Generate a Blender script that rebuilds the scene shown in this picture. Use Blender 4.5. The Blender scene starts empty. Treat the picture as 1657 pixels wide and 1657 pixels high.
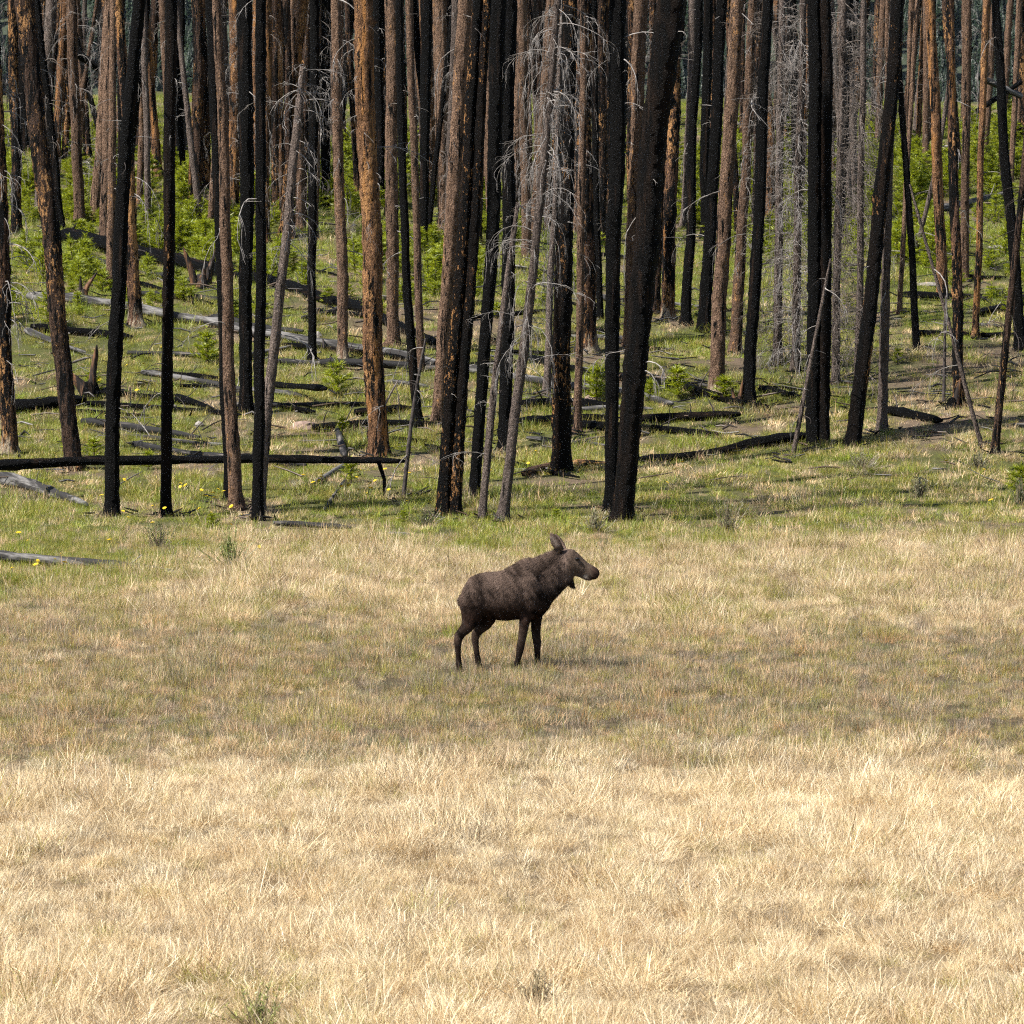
import bpy, math, random
import numpy as np
from mathutils import Vector, Matrix, Euler

random.seed(7)
rng = np.random.default_rng(7)
scene = bpy.context.scene
COL = scene.collection

# ------------------------------------------------------------------ camera, sky, sun, exposure
CAM_H = 8.75
FPX = 7883.0                      # focal length in photograph pixels (1657 wide)
HORIZON = 100.0
CXY = 828.5
PITCH = math.atan((CXY - HORIZON) / FPX)
cam_data = bpy.data.cameras.new('camera')
cam = bpy.data.objects.new('camera', cam_data)
COL.objects.link(cam)
cam.location = (0, 0, CAM_H)
cam.rotation_euler = (math.pi / 2 - PITCH, 0, 0)
cam_data.sensor_fit = 'HORIZONTAL'
cam_data.sensor_width = 36.0
cam_data.lens = 36.0 * FPX / 1657.0
cam_data.clip_start = 0.5
cam_data.clip_end = 8000
cam_data.dof.use_dof = True
cam_data.dof.focus_distance = 76.0
cam_data.dof.aperture_fstop = 9.0
scene.camera = cam

SUN_EL = math.radians(52)
SUN_AZ = math.atan2(-0.90, -0.44)     # from +Y, towards the left and behind the camera
sun_vec = Vector((math.sin(SUN_AZ) * math.cos(SUN_EL), math.cos(SUN_AZ) * math.cos(SUN_EL), math.sin(SUN_EL)))
world = bpy.data.worlds.new('World')
scene.world = world
world.use_nodes = True
wn = world.node_tree.nodes
sky = wn.new('ShaderNodeTexSky')
sky.sky_type = 'NISHITA'
sky.sun_disc = False
sky.sun_elevation = SUN_EL
sky.sun_rotation = SUN_AZ
world.node_tree.links.new(sky.outputs[0], wn['Background'].inputs[0])
wn['Background'].inputs[1].default_value = 0.07
sun_data = bpy.data.lights.new('sun', 'SUN')
sun_data.energy = 5.0
sun_data.angle = math.radians(0.53)
sun_data.color = (1.0, 0.96, 0.90)
sun = bpy.data.objects.new('sun', sun_data)
COL.objects.link(sun)
sun.location = (0, 0, 40)
sun.rotation_euler = sun_vec.to_track_quat('Z', 'Y').to_euler()

vs = scene.view_settings
vs.view_transform = 'Standard'
vs.look = 'None'
vs.exposure = 1.02
vs.gamma = 1.0
vs.use_curve_mapping = False
scene.cycles.max_bounces = 4
scene.cycles.diffuse_bounces = 2
scene.cycles.glossy_bounces = 2
scene.cycles.transmission_bounces = 2
scene.cycles.volume_bounces = 0
scene.cycles.use_denoising = False
scene.cycles.use_adaptive_sampling = True
scene.cycles.adaptive_threshold = 0.028
scene.cycles.adaptive_min_samples = 40
scene.cycles.filter_width = 1.15
scene.cycles.sample_clamp_direct = 2.5
scene.cycles.sample_clamp_indirect = 1.5
scene.cycles.caustics_reflective = False
scene.cycles.caustics_refractive = False

# ------------------------------------------------------------------ noise and ground shape
def vnoise(x, y, seed=0):
    xi = np.floor(x).astype(np.int64); yi = np.floor(y).astype(np.int64)
    xf = x - xi; yf = y - yi
    u = xf * xf * (3 - 2 * xf); v = yf * yf * (3 - 2 * yf)
    def h(a, b):
        n = (a * 374761393 + b * 668265263 + seed * 974634777) & 0x7fffffff
        n = ((n ^ (n >> 13)) * 1274126177) & 0x7fffffff
        n = n ^ (n >> 16)
        return (n & 0xffff) / 65535.0
    return (h(xi, yi) * (1 - u) + h(xi + 1, yi) * u) * (1 - v) + (h(xi, yi + 1) * (1 - u) + h(xi + 1, yi + 1) * u) * v

def fbm(x, y, seed=0, oct=3):
    s = 0; a = 0.5; t = 0
    for k in range(oct):
        s = s + a * vnoise(x * 2 ** k + 17.3 * k, y * 2 ** k - 9.1 * k, seed + k); t += a; a *= 0.5
    return s / t

_py = np.linspace(-200, 3200, 6801)
_pz = np.interp(_py, [-200, 20, 89, 96, 104, 120, 140, 160, 180, 200, 215, 260, 400, 700, 3200],
                [0, 0, 0, 0.15, 0.62, 1.75, 3.2, 4.6, 5.85, 6.75, 7.0, 6.0, -8.0, -22.0, -22.0])
_k = np.hanning(17); _k /= _k.sum()
_pz = np.convolve(np.pad(_pz, 8, mode='edge'), _k, 'valid')

def sstep(a, b, x):
    t = np.clip((x - a) / (b - a), 0, 1)
    return t * t * (3 - 2 * t)

def G(x, y):
    x = np.asarray(x, float); y = np.asarray(y, float)
    z = np.interp(y, _py, _pz)
    near = sstep(500, 250, y)
    fo = sstep(88, 120, y)
    z = z + near * ((fbm(x / 3.1, y / 3.1, 3) - 0.5) * (0.14 + 0.35 * fo) + (fbm(x / 14, y / 14, 5, 2) - 0.5) * (0.25 + 1.2 * fo))
    return z

CP, SP = math.cos(PITCH), math.sin(PITCH)
def ray(px, py):
    a = (px - CXY) / FPX; b = (CXY - py) / FPX
    return np.array([a, CP + b * SP, -SP + b * CP])

def unproject(px, py, lift=0.0):
    d = ray(px, py)
    y = np.arange(30, 320, 0.1)
    t = y / d[1]
    zr = CAM_H + d[2] * t - lift
    zg = G(d[0] * t, y)
    hit = np.nonzero(zr <= zg)[0]
    i = hit[0] if len(hit) else len(y) - 1
    return np.array([d[0] * t[i], y[i], float(zg[i]) + lift])

def at_depth(px, py, y):
    d = ray(px, py)
    t = y / d[1]
    return np.array([d[0] * t, y, CAM_H + d[2] * t])

def project(x, y, z):
    dx, dy, dz = x, y, z - CAM_H
    f = dy * CP - dz * SP
    u = dy * SP + dz * CP
    return CXY + FPX * dx / f, CXY - FPX * u / f

# ------------------------------------------------------------------ mesh helpers
class MB:
    def __init__(self):
        self.v = []; self.f = []; self.n = 0; self.c = []; self.m = []
    def add(self, verts, faces, col=None, mat=0):
        verts = np.asarray(verts, float); faces = np.asarray(faces, np.int64)
        if faces.shape[1] == 3:
            faces = np.hstack([faces, np.full((len(faces), 1), -1)])
            faces[:, 3] = -1 - self.n
        self.v.append(verts); self.f.append(faces + self.n); self.n += len(verts)
        self.m.append(np.full(len(faces), mat))
        if col is not None:
            col = np.asarray(col, float)
            if col.ndim == 1: col = np.tile(col, (len(verts), 1))
            self.c.append(col)
        return self
    def mesh(self, name, mats, smooth=True):
        v = np.vstack(self.v); f = np.vstack(self.f)
        me = bpy.data.meshes.new(name)
        tri = f[:, 3] < 0
        cnt = np.where(tri, 3, 4)
        starts = np.concatenate([[0], np.cumsum(cnt)[:-1]])
        mask = np.ones(f.shape, bool); mask[tri, 3] = False
        loops = f[mask]
        me.vertices.add(len(v)); me.vertices.foreach_set('co', v.astype(np.float32).ravel())
        me.loops.add(len(loops)); me.loops.foreach_set('vertex_index', loops.astype(np.int32))
        me.polygons.add(len(f))
        me.polygons.foreach_set('loop_start', starts.astype(np.int32))
        me.polygons.foreach_set('use_smooth', np.full(len(f), smooth))
        me.polygons.foreach_set('material_index', np.concatenate(self.m).astype(np.int32))
        me.update(calc_edges=True)
        if self.c:
            c = np.vstack(self.c)
            if c.shape[1] == 3: c = np.hstack([c, np.ones((len(c), 1))])
            a = me.attributes.new('tone', 'FLOAT_COLOR', 'POINT')
            a.data.foreach_set('color', c.astype(np.float32).ravel())
        for m in (mats if isinstance(mats, (list, tuple)) else [mats]):
            me.materials.append(m)
        return me

def link(name, me, parent=None, loc=None):
    o = bpy.data.objects.new(name, me)
    COL.objects.link(o)
    if parent is not None: o.parent = parent
    if loc is not None: o.location = loc
    return o

def tag(o, label=None, cat=None, group=None, kind=None):
    if label: o['label'] = label
    if cat: o['category'] = cat
    if group: o['group'] = group
    if kind: o['kind'] = kind
    return o

def thing(name, label, cat, loc, group=None):
    o = bpy.data.objects.new(name, None)
    COL.objects.link(o); o.location = loc; o.empty_display_size = 0.2
    return tag(o, label, cat, group)

def frames(path):
    path = np.asarray(path, float)
    t = np.gradient(path, axis=0)
    t /= np.linalg.norm(t, axis=1)[:, None] + 1e-9
    ref = np.array([0.31, 0.9, 0.17]) if abs(t[0, 1]) < 0.8 else np.array([1.0, 0.1, 0.2])
    u = np.cross(t, ref); u /= np.linalg.norm(u, axis=1)[:, None] + 1e-9
    w = np.cross(t, u)
    return t, u, w

def tube(mb, path, rad, sides=8, rough=0.0, seed=0, caps=True, col=None, flare=None, knots=0, mat=0):
    path = np.asarray(path, float); n = len(path)
    rad = np.broadcast_to(np.asarray(rad, float), (n,))
    t, u, w = frames(path)
    ang = np.arange(sides) / sides * 2 * math.pi
    R = np.tile(rad[:, None], (1, sides))
    if rough:
        s = np.concatenate([[0], np.cumsum(np.linalg.norm(np.diff(path, axis=0), axis=1))])
        A = np.tile(ang, (n, 1)); S = np.tile(s[:, None], (1, sides))
        nx = np.cos(A) * 2.1 + 31.7 * seed; ny = np.sin(A) * 2.1 + S * 0.9
        R = R * (1 + rough * 2.2 * (fbm(nx + 50, ny + 50, seed % 97, 3) - 0.5) + rough * 2.0 * (vnoise(np.cos(A) * 4 + 60 + seed % 13, np.sin(A) * 4 + S * 8 + 60, seed % 89) - 0.5))
        R = R * (1 + np.random.default_rng(seed).normal(0, rough * 0.42, R.shape))
        for k in range(knots):
            ka = random.uniform(0, 6.28); ks = random.uniform(0.03, 0.97) * s[-1]
            da = np.minimum(np.abs(A - ka), 2 * math.pi - np.abs(A - ka))
            R = R * (1 + random.uniform(0.12, 0.4) * np.exp(-(da / 0.35) ** 2 - ((S - ks) / 0.08) ** 2))
    if flare is not None:
        R = R * flare[:, None] if flare.ndim == 1 else R * flare
    P = path[:, None, :] + R[:, :, None] * (np.cos(ang)[None, :, None] * u[:, None, :] + np.sin(ang)[None, :, None] * w[:, None, :])
    v = P.reshape(-1, 3)
    i = np.arange(n - 1)[:, None] * sides; j = np.arange(sides)[None, :]; j2 = (j + 1) % sides
    f = np.stack([i + j, i + j2, i + sides + j2, i + sides + j], -1).reshape(-1, 4)
    mb.add(v, f, col, mat)
    if caps:
        jj = np.arange(sides)
        c0 = np.vstack([v[:sides], path[0] - t[0] * rad[0] * 0.15]); c1 = np.vstack([v[-sides:], path[-1] + t[-1] * rad[-1] * 0.3])
        mb.add(c0, np.stack([(jj + 1) % sides, jj, np.full(sides, sides)], -1), col, mat)
        mb.add(c1, np.stack([jj, (jj + 1) % sides, np.full(sides, sides)], -1), col, mat)
    return mb

# ------------------------------------------------------------------ materials
def newmat(name):
    m = bpy.data.materials.new(name); m.use_nodes = True
    nt = m.node_tree
    for n in list(nt.nodes): nt.nodes.remove(n)
    out = nt.nodes.new('ShaderNodeOutputMaterial')
    return m, nt, out

class NT:
    def __init__(self, nt): self.nt = nt
    def n(self, t, **kw):
        o = self.nt.nodes.new(t)
        for k, v in kw.items(): setattr(o, k, v)
        return o
    def l(self, a, b): self.nt.links.new(a, b)
    def mapping(self, scale, coord='Object', rnd=True):
        tc = self.n('ShaderNodeTexCoord'); mp = self.n('ShaderNodeMapping')
        mp.inputs['Scale'].default_value = scale
        self.l(tc.outputs[coord], mp.inputs['Vector'])
        if rnd:
            oi = self.n('ShaderNodeObjectInfo'); mu = self.n('ShaderNodeMath', operation='MULTIPLY')
            mu.inputs[1].default_value = 57.0
            self.l(oi.outputs['Random'], mu.inputs[0]); self.l(mu.outputs[0], mp.inputs['Location'])
        return mp.outputs[0]
    def noise(self, vec, scale, detail=3, rough=0.6):
        t = self.n('ShaderNodeTexNoise')
        t.inputs['Scale'].default_value = scale; t.inputs['Detail'].default_value = detail; t.inputs['Roughness'].default_value = rough
        if vec is not None: self.l(vec, t.inputs['Vector'])
        return t.outputs['Fac']
    def ramp(self, fac, stops):
        r = self.n('ShaderNodeValToRGB')
        e = r.color_ramp.elements
        while len(e) < len(stops): e.new(0.5)
        for i, (p, c) in enumerate(stops):
            e[i].position = p; e[i].color = (c if len(c) == 4 else (*c, 1)) if hasattr(c, '__len__') else (c, c, c, 1)
        self.l(fac, r.inputs[0])
        return r.outputs[0]
    def mix(self, fac, a, b, blend='MIX'):
        m = self.n('ShaderNodeMix', data_type='RGBA', blend_type=blend)
        for s, v in ((0, fac), (6, a), (7, b)):
            if hasattr(v, 'links'): self.l(v, m.inputs[s])
            else: m.inputs[s].default_value = v if s == 0 else (*v, 1)
        return m.outputs[2]
    def math(self, op, a, b=0.0, clamp=False):
        m = self.n('ShaderNodeMath', operation=op); m.use_clamp = clamp
        for s, v in ((0, a), (1, b)):
            if hasattr(v, 'links'): self.l(v, m.inputs[s])
            else: m.inputs[s].default_value = v
        return m.outputs[0]
    def bump(self, h, dist, strength=1.0):
        b = self.n('ShaderNodeBump'); b.inputs['Strength'].default_value = strength; b.inputs['Distance'].default_value = dist
        self.l(h, b.inputs['Height'])
        return b.outputs[0]
    def principled(self, color, rough, normal=None, spec=0.5):
        p = self.n('ShaderNodeBsdfPrincipled')
        for key, v in (('Base Color', color), ('Roughness', rough), ('Specular IOR Level', spec)):
            if hasattr(v, 'links'): self.l(v, p.inputs[key])
            else: p.inputs[key].default_value = (*v, 1) if key == 'Base Color' else v
        if normal is not None: self.l(normal, p.inputs['Normal'])
        return p.outputs[0]

def bark(name, dark, light, char_amt, fleck_amt, fleck=(0.42, 0.22, 0.09), char=(0.0018, 0.0016, 0.0015), low_char=0.0, pale=0.0, patch=0.0):
    """Bark: flaky plates in two browns, char in stretched patches, flecks of bare inner bark."""
    m, nt, out = newmat(name); N = NT(nt)
    v = N.mapping((1, 1, 0.28)); vf = N.mapping((1, 1, 0.55)); vs_ = N.mapping((1, 1, 0.12))
    fine = N.noise(vf, 42, 4, 0.7); mid = N.noise(v, 11, 3, 0.6); big = N.noise(vs_, 7.5, 5, 0.72)
    base = N.mix(N.ramp(fine, [(0.40, 0), (0.60, 1)]), tuple(c * 0.8 for c in dark), tuple(c * 1.1 for c in light))
    chip = N.noise(N.mapping((1, 1, 0.7)), 75, 2, 0.6)
    base = N.mix(N.ramp(chip, [(0.60, 0), (0.66, 1)]), base, tuple(min(c * 1.9, 1) for c in light))
    base = N.mix(N.ramp(chip, [(0.32, 1), (0.38, 0)]), base, tuple(c * 0.3 for c in dark))
    base = N.mix(N.math('MULTIPLY', N.ramp(mid, [(0.35, 1), (0.6, 0)]), 0.55), base, tuple(c * 0.45 for c in dark))
    oi = N.n('ShaderNodeObjectInfo')
    vary = N.math('ADD', N.math('MULTIPLY', oi.outputs['Random'], 0.5), 0.75)
    hs = N.n('ShaderNodeHueSaturation'); N.l(base, hs.inputs['Color']); N.l(vary, hs.inputs['Value']); base = hs.outputs[0]
    if patch > 0:
        pn = N.noise(N.mapping((1, 1, 0.10)), 5.0, 3, 0.6)
        base = N.mix(N.ramp(pn, [(1 - patch, 0), (1 - patch + 0.04, 1)]), base, (0.36, 0.17, 0.06))
    if char_amt > 0:
        f = N.math('ADD', N.math('MULTIPLY', big, 0.85), N.math('MULTIPLY', mid, 0.15))
        if low_char:
            tc = N.n('ShaderNodeTexCoord'); sx = N.n('ShaderNodeSeparateXYZ'); N.l(tc.outputs['Object'], sx.inputs[0])
            g = N.math('MULTIPLY', N.math('SUBTRACT', 1.0, N.math('DIVIDE', sx.outputs[2], 6.0), True), low_char)
            f = N.math('ADD', f, g)
        thr = 1.0 - char_amt
        cm = N.ramp(f, [(max(thr - 0.015, 0), 0), (min(thr + 0.015, 1), 1)])
        chn = N.noise(N.mapping((1, 1, 1.5)), 30, 3, 0.7)
        ch = N.mix(N.ramp(chn, [(0.4, 0), (0.7, 1)]), char, tuple(min(c * 3.2 + 0.003, 1) for c in char))
        base = N.mix(cm, base, ch)
    if fleck_amt > 0:
        fn = N.noise(N.mapping((1, 1, 0.35)), 20, 4, 0.75); fb = N.noise(v, 2.4, 2, 0.5)
        ff = N.math('ADD', N.math('MULTIPLY', fn, 0.58), N.math('MULTIPLY', fb, 0.42))
        base = N.mix(N.ramp(ff, [(0.66 - fleck_amt, 0), (0.70 - fleck_amt, 1)]), base, fleck)
    if pale > 0:
        tc = N.n('ShaderNodeTexCoord'); sx = N.n('ShaderNodeSeparateXYZ'); N.l(tc.outputs['Object'], sx.inputs[0])
        g = N.math('SUBTRACT', N.math('ADD', N.math('MULTIPLY', big, 2.4), -0.6), N.math('MULTIPLY', sx.outputs[2], 0.9 / pale))
        base = N.mix(N.math('MULTIPLY', N.ramp(g, [(0.34, 0), (0.5, 1)]), N.ramp(fine, [(0.3, 0.35), (0.55, 1)])), base, (0.40, 0.32, 0.23))
    hgt = N.math('ADD', N.math('MULTIPLY', fine, 0.6), N.math('MULTIPLY', mid, 1.0))
    N.l(N.principled(base, 0.85, N.bump(hgt, 0.12, 1.0), 0.12), out.inputs[0])
    return m

def char_mat(name, c0=(0.0012, 0.0011, 0.0011), c1=(0.0055, 0.0048, 0.0045), brown=0.0, fleck_amt=0.0):
    """Burnt wood: black, cracked across into small blocks, with a dull sheen."""
    m, nt, out = newmat(name); N = NT(nt)
    v = N.mapping((1, 1, 0.9)); vl = N.mapping((1, 1, 0.18))
    vor = N.n('ShaderNodeTexVoronoi', feature='DISTANCE_TO_EDGE'); vor.inputs['Scale'].default_value = 17
    mp = N.mapping((1, 1, 2.1)); N.l(mp, vor.inputs['Vector'])
    fine = N.noise(v, 38, 4, 0.7); big = N.noise(vl, 5, 3, 0.6)
    base = N.mix(N.ramp(fine, [(0.45, 0), (0.68, 1)]), c0, c1)
    sp = N.noise(N.mapping((1, 1, 0.8)), 55, 3, 0.7)
    base = N.mix(N.ramp(sp, [(0.67, 0), (0.73, 1)]), base, (0.06, 0.055, 0.052))
    if brown:
        base = N.mix(N.math('MULTIPLY', N.ramp(big, [(0.42, 0), (0.62, 1)]), brown), base, (0.020, 0.0115, 0.0072))  # brown tint in uneven patches over the char
    if fleck_amt:
        fn = N.noise(N.mapping((1, 1, 0.4)), 20, 4, 0.75); fb = N.noise(N.mapping((1, 1, 0.25)), 2.6, 2, 0.5)
        ff = N.math('ADD', N.math('MULTIPLY', fn, 0.56), N.math('MULTIPLY', fb, 0.44))
        base = N.mix(N.ramp(ff, [(0.68 - fleck_amt, 0), (0.71 - fleck_amt, 1)]), base, (0.40, 0.20, 0.075))
    scar = N.noise(N.mapping((1, 1, 0.07)), 6.5, 3, 0.6)
    base = N.mix(N.ramp(scar, [(0.60, 0), (0.66, 1)]), base, (0.024, 0.014, 0.009))
    h = N.math('ADD', N.ramp(vor.outputs['Distance'], [(0.0, 0), (0.12, 1)]), N.math('MULTIPLY', fine, 0.8))
    N.l(N.principled(base, N.ramp(fine, [(0.3, 0.5), (0.7, 0.8)]), N.bump(h, 0.08, 1.0), 0.09), out.inputs[0])
    return m

def wood_mat(name, a, b, streak=(0.05, 0.045, 0.04), amt=0.35, axis=(1, 1, 0.08)):
    m, nt, out = newmat(name); N = NT(nt)
    v = N.mapping(axis); f = N.noise(v, 30, 4, 0.7); g = N.noise(v, 7, 3, 0.6)
    base = N.mix(N.ramp(f, [(0.35, 0), (0.65, 1)]), a, b)
    base = N.mix(N.ramp(g, [(1 - amt - 0.12, 0), (1 - amt, 1)]), base, streak)
    N.l(N.principled(base, 0.8, N.bump(f, 0.02, 0.7), 0.3), out.inputs[0])
    return m

def flat_mat(name, a, b, scale=20, rough=0.85, trans=0.0):
    m, nt, out = newmat(name); N = NT(nt)
    f = N.noise(N.mapping((1, 1, 1)), scale, 3, 0.65)
    base = N.mix(N.ramp(f, [(0.35, 0), (0.65, 1)]), a, b)
    p = N.principled(base, rough, N.bump(f, 0.02, 0.5), 0.3)
    N.l(p, out.inputs[0])
    return m

M = {}
M['brown'] = bark('bark_brown', (0.085, 0.050, 0.033), (0.25, 0.158, 0.105), 0.43, 0.05, low_char=0.0)
M['brownp'] = bark('bark_brown_pale_foot', (0.085, 0.050, 0.033), (0.25, 0.158, 0.105), 0.43, 0.06, pale=0.8)
M['dbrown'] = bark('bark_dark_brown', (0.035, 0.021, 0.015), (0.105, 0.064, 0.044), 0.50, 0.10)
M['orange'] = bark('bark_orange', (0.10, 0.050, 0.026), (0.27, 0.145, 0.075), 0.43, 0.10, patch=0.44, low_char=0.08)
M['mixed'] = bark('bark_mixed_char', (0.075, 0.040, 0.026), (0.17, 0.095, 0.06), 0.53, 0.11, patch=0.38, low_char=0.05)
M['mixedp'] = bark('bark_mixed_char_pale_foot', (0.075, 0.040, 0.026), (0.17, 0.095, 0.06), 0.53, 0.11, patch=0.42, pale=1.2)
M['grey'] = bark('bark_grey_brown', (0.085, 0.065, 0.055), (0.20, 0.155, 0.13), 0.40, 0.0)
M['black'] = char_mat('charred_bark')
M['blackbrown'] = char_mat('charred_bark_brown_tint', brown=0.75, fleck_amt=0.02)
M['blackfleck'] = char_mat('charred_bark_orange_flecks', brown=0.35, fleck_amt=0.12)
M['silver'] = wood_mat('weathered_grey_wood', (0.075, 0.07, 0.066), (0.19, 0.18, 0.17), (0.02, 0.018, 0.017), amt=0.46)
M['logmix'] = wood_mat('half_charred_log', (0.06, 0.052, 0.045), (0.16, 0.14, 0.125), (0.010, 0.009, 0.009), 0.54)
M['twig'] = flat_mat('dead_twig_silver', (0.13, 0.115, 0.105), (0.36, 0.33, 0.305), 9)
M['twigbrown'] = flat_mat('dead_twig_brown', (0.075, 0.06, 0.05), (0.22, 0.185, 0.16), 9)
M['twigdark'] = flat_mat('dead_twig_dark', (0.02, 0.016, 0.014), (0.08, 0.065, 0.058), 9)
M['shard'] = wood_mat('split_orange_wood', (0.09, 0.042, 0.02), (0.24, 0.12, 0.055), (0.015, 0.010, 0.008), 0.48)
M['rock'] = flat_mat('pinkish_stone', (0.15, 0.10, 0.078), (0.28, 0.20, 0.16), 9)
M['palerock'] = flat_mat('pale_stone', (0.16, 0.14, 0.125), (0.30, 0.27, 0.24), 9)

def leaf_mat(name, attr_instancer=True, trans=0.25, spec=0.2):
    m, nt, out = newmat(name); N = NT(nt)
    bl = N.n('ShaderNodeAttribute', attribute_name='tone')
    col = bl.outputs['Color']
    if attr_instancer:
        at = N.n('ShaderNodeAttribute', attribute_name='tint', attribute_type='INSTANCER')
        col = N.mix(1.0, at.outputs['Color'], bl.outputs['Color'], 'MULTIPLY')
    d = N.n('ShaderNodeBsdfDiffuse'); t = N.n('ShaderNodeBsdfTranslucent'); mx = N.n('ShaderNodeMixShader')
    mx.inputs[0].default_value = trans
    N.l(col, d.inputs[0]); N.l(col, t.inputs[0]); N.l(d.outputs[0], mx.inputs[1]); N.l(t.outputs[0], mx.inputs[2])
    g = N.n('ShaderNodeBsdfGlossy'); g.inputs['Roughness'].default_value = 0.45; g.inputs['Color'].default_value = (1, 1, 1, 1)
    m2 = N.n('ShaderNodeMixShader'); m2.inputs[0].default_value = 0.03 * spec / 0.2
    N.l(mx.outputs[0], m2.inputs[1]); N.l(g.outputs[0], m2.inputs[2]); N.l(m2.outputs[0], out.inputs[0])
    return m
M['grass'] = leaf_mat('grass_blades')
M['needle'] = leaf_mat('young_pine_needles', False, 0.35)

# ------------------------------------------------------------------ grass colour zones
C = {k: np.array(v) for k, v in dict(
    straw=(0.72, 0.58, 0.36), bright=(0.85, 0.74, 0.53), tan=(0.52, 0.40, 0.25), mauve=(0.31, 0.255, 0.185),
    ochre=(0.44, 0.28, 0.12), olive=(0.33, 0.30, 0.08), sage=(0.23, 0.23, 0.13), green=(0.26, 0.29, 0.045), lush=(0.22, 0.29, 0.03)).items()}

def zones(x, y, z):
    """Weights of the colour zones at ground points: a bright straw meadow, a thinner, darker greyish-olive belt, tan tussocks, green forest floor."""
    px, py = project(x, y, z)
    w1 = fbm(x / 4.0, y / 7.0, 11); w2 = fbm(x / 1.3, y / 2.2, 21); w3 = fbm(x / 0.5, y / 0.8, 31, 2)
    wob = (w1 - 0.5) * 190 + (w2 - 0.5) * 110
    fore = sstep(1195, 1290, py + wob * 0.6)
    belt = sstep(965, 1040, py + wob * 0.8) * (1 - fore)  # band across the middle of the meadow, darker and more olive
    edge_tan = 872 - 20 * np.sin(px / 190.0) + np.where(px < 520, 120 * sstep(520, 120, px), 0) - 25 * sstep(1000, 1600, px) * 0
    upper = sstep(edge_tan - 28, edge_tan + 30, py + wob * 0.55) * (1 - belt) * (1 - fore)
    floor = np.clip(1 - fore - belt - upper, 0, 1)
    return px, py, fore, belt, upper, floor, w1, w2, w3

def grass_colour(x, y, z):
    px, py, fore, belt, upper, floor, w1, w2, w3 = zones(x, y, z)
    n = len(x)
    r = rng.random(n)
    def pick(items):
        tot = sum(p for p, _ in items); acc = 0; out = np.zeros((n, 3)); left = np.ones(n, bool)
        q = rng.random(n) * tot if not isinstance(items[0][0], np.ndarray) else rng.random(n) * sum(p for p, _ in items)
        acc = np.zeros(n)
        for p, c in items:
            acc = acc + p
            s = left & (q <= acc); out[s] = c; left &= ~s
        return out
    g = sstep(0.50, 0.72, w2)
    h = sstep(0.45, 0.75, w1)
    z0 = np.zeros(n)
    cf = pick([(z0 + 0.46, C['straw']), (z0 + 0.36, C['bright']), (0.10 + 0.10 * g, C['tan']), (0.03 + 0.10 * h, C['mauve']), (0.02 + 0.05 * g, C['ochre']),
               (0.02 + 0.06 * sstep(0.62, 0.8, w2), C['olive']), (0.35 * sstep(1540, 1640, py) * sstep(620, 430, px) * sstep(200, 330, px), C['olive'])])
    cb = pick([(0.12 - 0.08 * h, C['straw']), (z0 + 0.24, C['tan']), (0.26 + 0.16 * h, C['mauve']), (z0 + 0.05, C['ochre']), (0.20 + 0.22 * g, C['olive']), (0.12 + 0.10 * h, C['sage']), (0.02 + 0.04 * g, C['green'])])
    cu = pick([(z0 + 0.34, C['straw']), (z0 + 0.10, C['bright']), (z0 + 0.30, C['tan']), (z0 + 0.12, C['mauve']), (0.12 + 0.2 * g, C['olive']), (0.05 + 0.16 * g, C['green'])])
    dryright = sstep(1380, 1520, px) * sstep(520, 600, py) * sstep(760, 700, py)
    far = sstep(560, 420, py)
    dry = np.clip(sstep(0.50, 0.66, w2) * (0.6 - 0.4 * far) + dryright + 0.25 * sstep(900, 1200, px) * sstep(650, 800, py), 0, 1)
    cl = pick([(0.05 + 0.45 * dry, C['straw']), (0.07 + 0.35 * dry, C['tan']), (0.03 + 0.1 * dry, C['mauve']), (z0 + 0.30, C['olive']), (z0 + 0.36 + 0.5 * far, C['green']), (0.16 + 0.9 * far, C['lush']), (z0 + 0.04, C['sage'])])
    q = rng.random(n)
    out = np.where((q < fore)[:, None], cf, np.where((q < fore + belt)[:, None], cb, np.where((q < fore + belt + upper)[:, None], cu, cl)))
    return out * (0.82 + 0.36 * rng.random((n, 1))), px, py, fore, belt, upper, floor

# ------------------------------------------------------------------ ground, mountain
def grid_coords(lo, hi, step, far):
    mid = np.arange(lo, hi + step, step)
    g = np.cumsum(step * 1.22 ** np.arange(1, 60)); g = g[g < far]
    return np.concatenate([lo - g[::-1], mid, hi + g])
xs = grid_coords(-33, 33, 0.65, 3000); ys = grid_coords(28, 232, 0.65, 3000)
X, Y = np.meshgrid(xs, ys); Z = G(X, Y)
nx_, ny_ = len(xs), len(ys)
ii = (np.arange(ny_ - 1)[:, None] * nx_ + np.arange(nx_ - 1)[None, :]).ravel()
gf = np.stack([ii, ii + 1, ii + nx_ + 1, ii + nx_], -1)
gv = np.stack([X.ravel(), Y.ravel(), Z.ravel()], -1)
inb = (np.abs(gv[:, 0]) < 40) & (gv[:, 1] > 20) & (gv[:, 1] < 260)
gcol = np.tile(np.array([0.16, 0.13, 0.08]), (len(gv), 1))
px, py, fo_, be_, up_, fl_, w1, w2, w3 = zones(gv[:, 0], np.maximum(gv[:, 1], 25), gv[:, 2])
soil = fo_[:, None] * np.array([0.24, 0.175, 0.10]) + be_[:, None] * np.array([0.10, 0.078, 0.048]) + up_[:, None] * np.array([0.19, 0.145, 0.085]) \
    + fl_[:, None] * (np.array([0.085, 0.09, 0.028]) * (1 - sstep(0.55, 0.7, w2))[:, None] + np.array([0.15, 0.11, 0.075]) * sstep(0.55, 0.7, w2)[:, None])
gcol[inb] = soil[inb]
m, nt, out = newmat('meadow_and_forest_soil'); N = NT(nt)
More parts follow.
